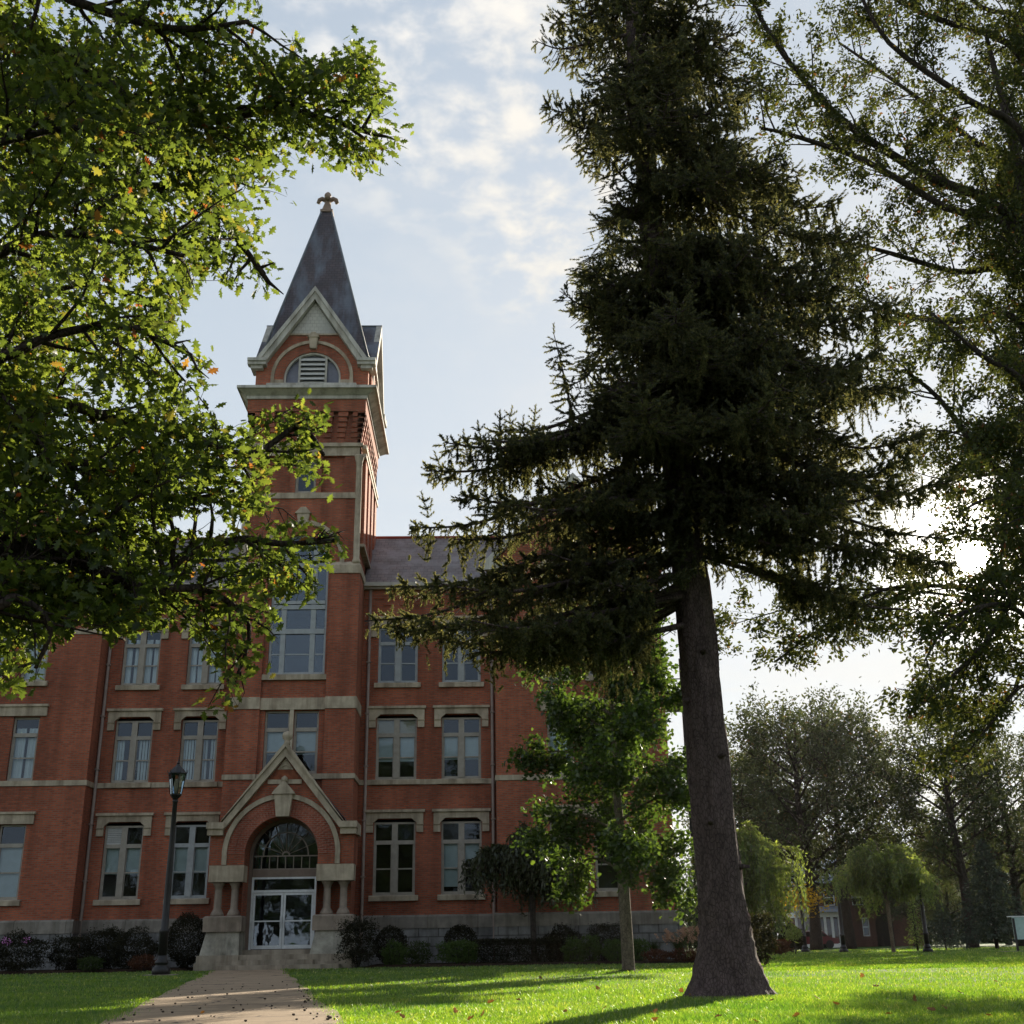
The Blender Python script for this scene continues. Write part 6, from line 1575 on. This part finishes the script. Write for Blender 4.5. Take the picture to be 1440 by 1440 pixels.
q = MB(); q.box(p0, p1, 109, HY-0.01, 0, 0.35); q.box(p0, p1, 109, 109.2, 2.55, 3.0); q.box(p0, p0+0.2, 109.2, HY-0.01, 2.55, 3.0); q.box(p1-0.2, p1, 109.2, HY-0.01, 2.55, 3.0)
k = 7
for i in range(k+1): x = p0+0.1+(p1-p0-0.2)*i/k; q.box(x-0.10, x+0.10, 109.02, 109.2, 0.35, 2.55)
pch = hp_(q, 'porch', M_WHITE)
q = MB(); q.add([(p0-0.3, 108.7, 2.98), (p1+0.3, 108.7, 2.98), (p1+0.3, HY-0.02, 3.55), (p0-0.3, HY-0.02, 3.55)], [(0, 1, 2, 3)]); q.build('porch_roof', paint('porch_roof_grey', (0.16, 0.17, 0.19), 0.7), pch)
q = MB()
for i in range(k): x0_ = p0+0.25+(p1-p0-0.2)*i/k; x1_ = p0-0.05+(p1-p0-0.2)*(i+1)/k; q.quad((x0_, 109.12, 0.9), (x1_, 109.12, 0.9), (x1_, 109.12, 2.4), (x0_, 109.12, 2.4))
q.build('porch_glass', M_GLASS, pch)
q = MB(); ax = gx(1247, 112); q.prism([(ax-0.8, 0), (ax+0.8, 0), (ax+0.8, 2.0)]+arc(ax, 2.0, 0.8, 0, 180, 12)[1:-1]+[(ax-0.8, 2.0)], HY-0.06, HY-0.003); hp_(q, 'door', M_DARK)
# a small car parked by the house
cr = empty('parked_car', (gx(1143, 100), 100, 0), 'dark red car with pale roof parked beside the far house', 'car')
q = MB(); q.prism([(-1.9, 0.35), (1.9, 0.35), (1.95, 0.75), (1.2, 0.86), (0.75, 1.30), (-0.95, 1.32), (-1.6, 0.9), (-1.95, 0.8)], -0.8, 0.8); q.build('body', paint('dark_red_paint', (0.14, 0.01, 0.02), 0.3, 0.05, 0.5), cr)
q = MB(); q.box(-0.9, 0.7, -0.72, 0.72, 1.325, 1.37); q.build('roof', M_WHITE, cr)
q = MB(); q.prism([(-1.35, 0.92), (1.0, 0.92), (0.68, 1.25), (-0.9, 1.26)], -0.81, -0.802); q.build('side_window', M_DARK, cr)
for x in (-1.2, 1.2):
    for y in (-0.72, 0.72): q = MB(); q.tube([(x, y-0.1, 0.32), (x, y+0.1, 0.32)], 0.32, 14); q.build('wheel', M_BLACK, cr)

# ------------------------------------------------------------------ fallen leaves and litter
M_FALL = leaf_mat('fallen_leaf', [(0, (0.10, 0.045, 0.02)), (0.5, (0.16, 0.075, 0.03)), (1, (0.30, 0.18, 0.06))], 0.3, 1.4, 0.03, (1.1, 1, 0.6))
M_NUT = paint('nut_husk', (0.045, 0.030, 0.020), 0.8)
def litter_mesh(kind, seed):
    r = np.random.default_rng(seed)
    if kind == 'leaf':
        V = MAP_T.copy(); V[:, 0] -= 0.45; V[:, 2] = 0.22*np.abs(V[:, 1])+0.25*(V[:, 0])**2+0.05*r.random(len(V)); V *= 0.085
        return V, MAP_F
    k = 7; V = []
    for ring, (rr, z) in enumerate(((0.010, 0.0), (0.017, 0.010), (0.013, 0.024))): V += [(rr*math.cos(6.28*j/k)*(1+.3*r.random()), rr*math.sin(6.28*j/k)*(1+.3*r.random()), z) for j in range(k)]
    V = np.array(V); F = [(i*k+j, i*k+(j+1) % k, (i+1)*k+(j+1) % k, (i+1)*k+j) for i in range(2) for j in range(k)]
    F += [(2*k, 2*k+1, 2*k+2, 2*k+3), (2*k, 2*k+3, 2*k+4, 2*k+5), (2*k, 2*k+5, 2*k+6, 2*k)]
    return V, np.array(F[:-1])
proto_l = [np_mesh('fallen_leaf', *litter_mesh('leaf', s), M_FALL) for s in range(4)]
proto_n = [np_mesh('nut_husk', *litter_mesh('nut', s), M_NUT) for s in range(4)]
LEAFXY = [(285, 1424), (560, 1424), (565, 1429), (662, 1432), (680, 1425), (729, 1406), (690, 1409), (795, 1422), (850, 1418), (921, 1434), (1150, 1404), (1062, 1436), (1232, 1387), (1350, 1396), (1328, 1417), (1250, 1426), (1310, 1420), (1176, 1412), (1085, 1407), (920, 1424), (640, 1421), (1330, 1365), (1212, 1372), (1390, 1428), (1010, 1430), (1120, 1428), (840, 1390), (760, 1375), (1285, 1405), (1400, 1380), (945, 1395), (958, 1393), (972, 1399)]
used = set()
def from_proto(pl, i, label, cat, group):
    src = pl[i % len(pl)]
    if id(src) not in used: used.add(id(src)); o = src
    else: o = src.copy(); COL.objects.link(o)
    return tag(o, label, cat, group)
for i, (px, py) in enumerate(LEAFXY):
    d = _fw*FPX + CR*(px-720) - CU*(py-720); p = CE + d*((0.05-EYE)/d[2])
    o = from_proto(proto_l, i, 'curled brown fallen leaf lying on the sunlit grass', 'leaf', 'fallen leaves on the lawn')
    o.location = p; o.rotation_euler = (random.gauss(0, .5), random.gauss(0, .5), random.uniform(0, 6.28)); s = random.uniform(0.7, 1.25); o.scale = (s, s, s)
for i in range(90):
    y = 12.5+14*random.random()**1.7; x = pathx(y)+random.uniform(-1, 1)*PATH_HW*0.97
    if random.random() < 0.3: x = pathx(y)+PATH_HW*random.uniform(0.75, 1.0)
    o = from_proto(proto_n, i, 'dark nut husk scattered on the concrete path', 'nut husk', 'litter on the path')
    o.location = (x, y, 0.031); s = random.uniform(0.4, 0.9); o.scale = (s*random.uniform(1, 1.5), s, s); o.rotation_euler = (0, 0, random.uniform(0, 6.28))

# ------------------------------------------------------------------ grass
M_GRASS = leaf_mat('grass_blade', [(0.0, (0.054, 0.100, 0.014)), (0.5, (0.094, 0.155, 0.020)), (0.88, (0.135, 0.20, 0.030)), (0.95, (0.22, 0.24, 0.07)), (1.0, (0.34, 0.33, 0.15))], 0.55, 2.2, 0.06, (1.0, 1.08, 0.35))
t = M_GRASS.node_tree     # the turf is patchy: drier and lusher areas
tc = nd(t, 'ShaderNodeTexCoord'); pn = noise(t, tc.outputs['Object'], 0.55, 4, 0.6)
rp = [n_ for n_ in t.nodes if n_.type == 'VALTORGB'][0]
pt = mixc_(t, 1.0, rp.outputs[0], ramp(t, pn, [(0.32, (0.62, 0.78, 0.8)), (0.5, (1.0, 1.0, 1.0)), (0.70, (1.38, 1.18, 1.1))]), 'MULTIPLY')
for l_ in list(t.links):
    if l_.from_node == rp and l_.to_node != pt.node: s_ = l_.to_socket; t.links.remove(l_); t.links.new(pt, s_)
def blades(n, y0, y1, pw, h, wd, hw=0.53, off=0.033):
    u = rng.random(n); y = (y0**(1-pw)+u*(y1**(1-pw)-y0**(1-pw)))**(1/(1-pw))
    x = (rng.random(n)*2-1)*hw*y+off*y
    pc = -2.62-0.175*(y-13.0); edge = np.abs(x-pc)-PATH_HW
    ok = edge > -0.03+0.09*rng.normal(size=n)+0.07*np.sin(y*2.1+np.sin(y*5.3))
    ok &= ~((y > 42.6) & (x < -4.2) & (x > -24)); ok &= ~((y > 43) & (x > -5) & (x < 9)); ok &= np.hypot(x-3.28, y-16.68) > 0.50
    ok &= ~((y > 46) & (x < 7.6))
    x, y = x[ok], y[ok]; n = len(x)
    patch = 0.85+0.3*np.sin(x*1.3+np.sin(y*0.9))*np.sin(y*1.1+x*0.4)
    hh = h*(0.55+0.75*rng.random(n))*patch*(1+0.35*(np.abs(edge[ok]) < 0.12)); w_ = wd*(0.7+0.6*rng.random(n))*(1+0.02*np.maximum(0, y-12))
    a = rng.random(n)*6.283; ln = hh*(0.15+0.75*rng.random(n)); la = rng.random(n)*6.283
    B = np.stack([x, y, np.zeros(n)], 1); S = np.stack([np.cos(a), np.sin(a), np.zeros(n)], 1)*w_[:, None]*0.5
    M = B+np.stack([np.cos(la)*ln*0.35, np.sin(la)*ln*0.35, hh*0.6], 1); T = B+np.stack([np.cos(la)*ln, np.sin(la)*ln, hh], 1)
    V = np.stack([B-S, B+S, M+S*0.8, T, M-S*0.8], 1).reshape(-1, 3)
    base = (np.arange(n)*5)[:, None]
    F = np.concatenate([base+np.array([[0, 1, 2]]), base+np.array([[0, 2, 4]]), base+np.array([[4, 2, 3]])])
    return V, F
V1, F1_ = blades(330000, 9.5, 34, 1.9, 0.052, 0.0075)
V2, F2_ = blades(150000, 30, 85, 1.6, 0.06, 0.022)
V = np.concatenate([V1, V2]); F = np.concatenate([F1_, F2_+len(V1)])
tag(np_mesh('lawn_grass', V, F, M_GRASS), 'short sunlit lawn grass', 'grass', kind='stuff')
# ------------------------------------------------------------------ thin haze volume, added for glow around the sun
m = bpy.data.materials.new('sun_glow_haze'); m.use_nodes = True; t = m.node_tree
for n_ in list(t.nodes): t.nodes.remove(n_)
o_ = nd(t, 'ShaderNodeOutputMaterial'); pv = nd(t, 'ShaderNodeVolumePrincipled')
pv.inputs['Color'].default_value = (0.93, 0.90, 0.85, 1); pv.inputs['Density'].default_value = 0.00005; pv.inputs['Anisotropy'].default_value = 0.5
t.links.new(pv.outputs[0], o_.inputs['Volume'])
q = MB(); q.box(-180, 260, -180, 420, -1.0, 45.0); hz_ = q.build('haze', m); tag(hz_, 'thin added haze volume for glow around the low sun', 'haze', kind='stuff')
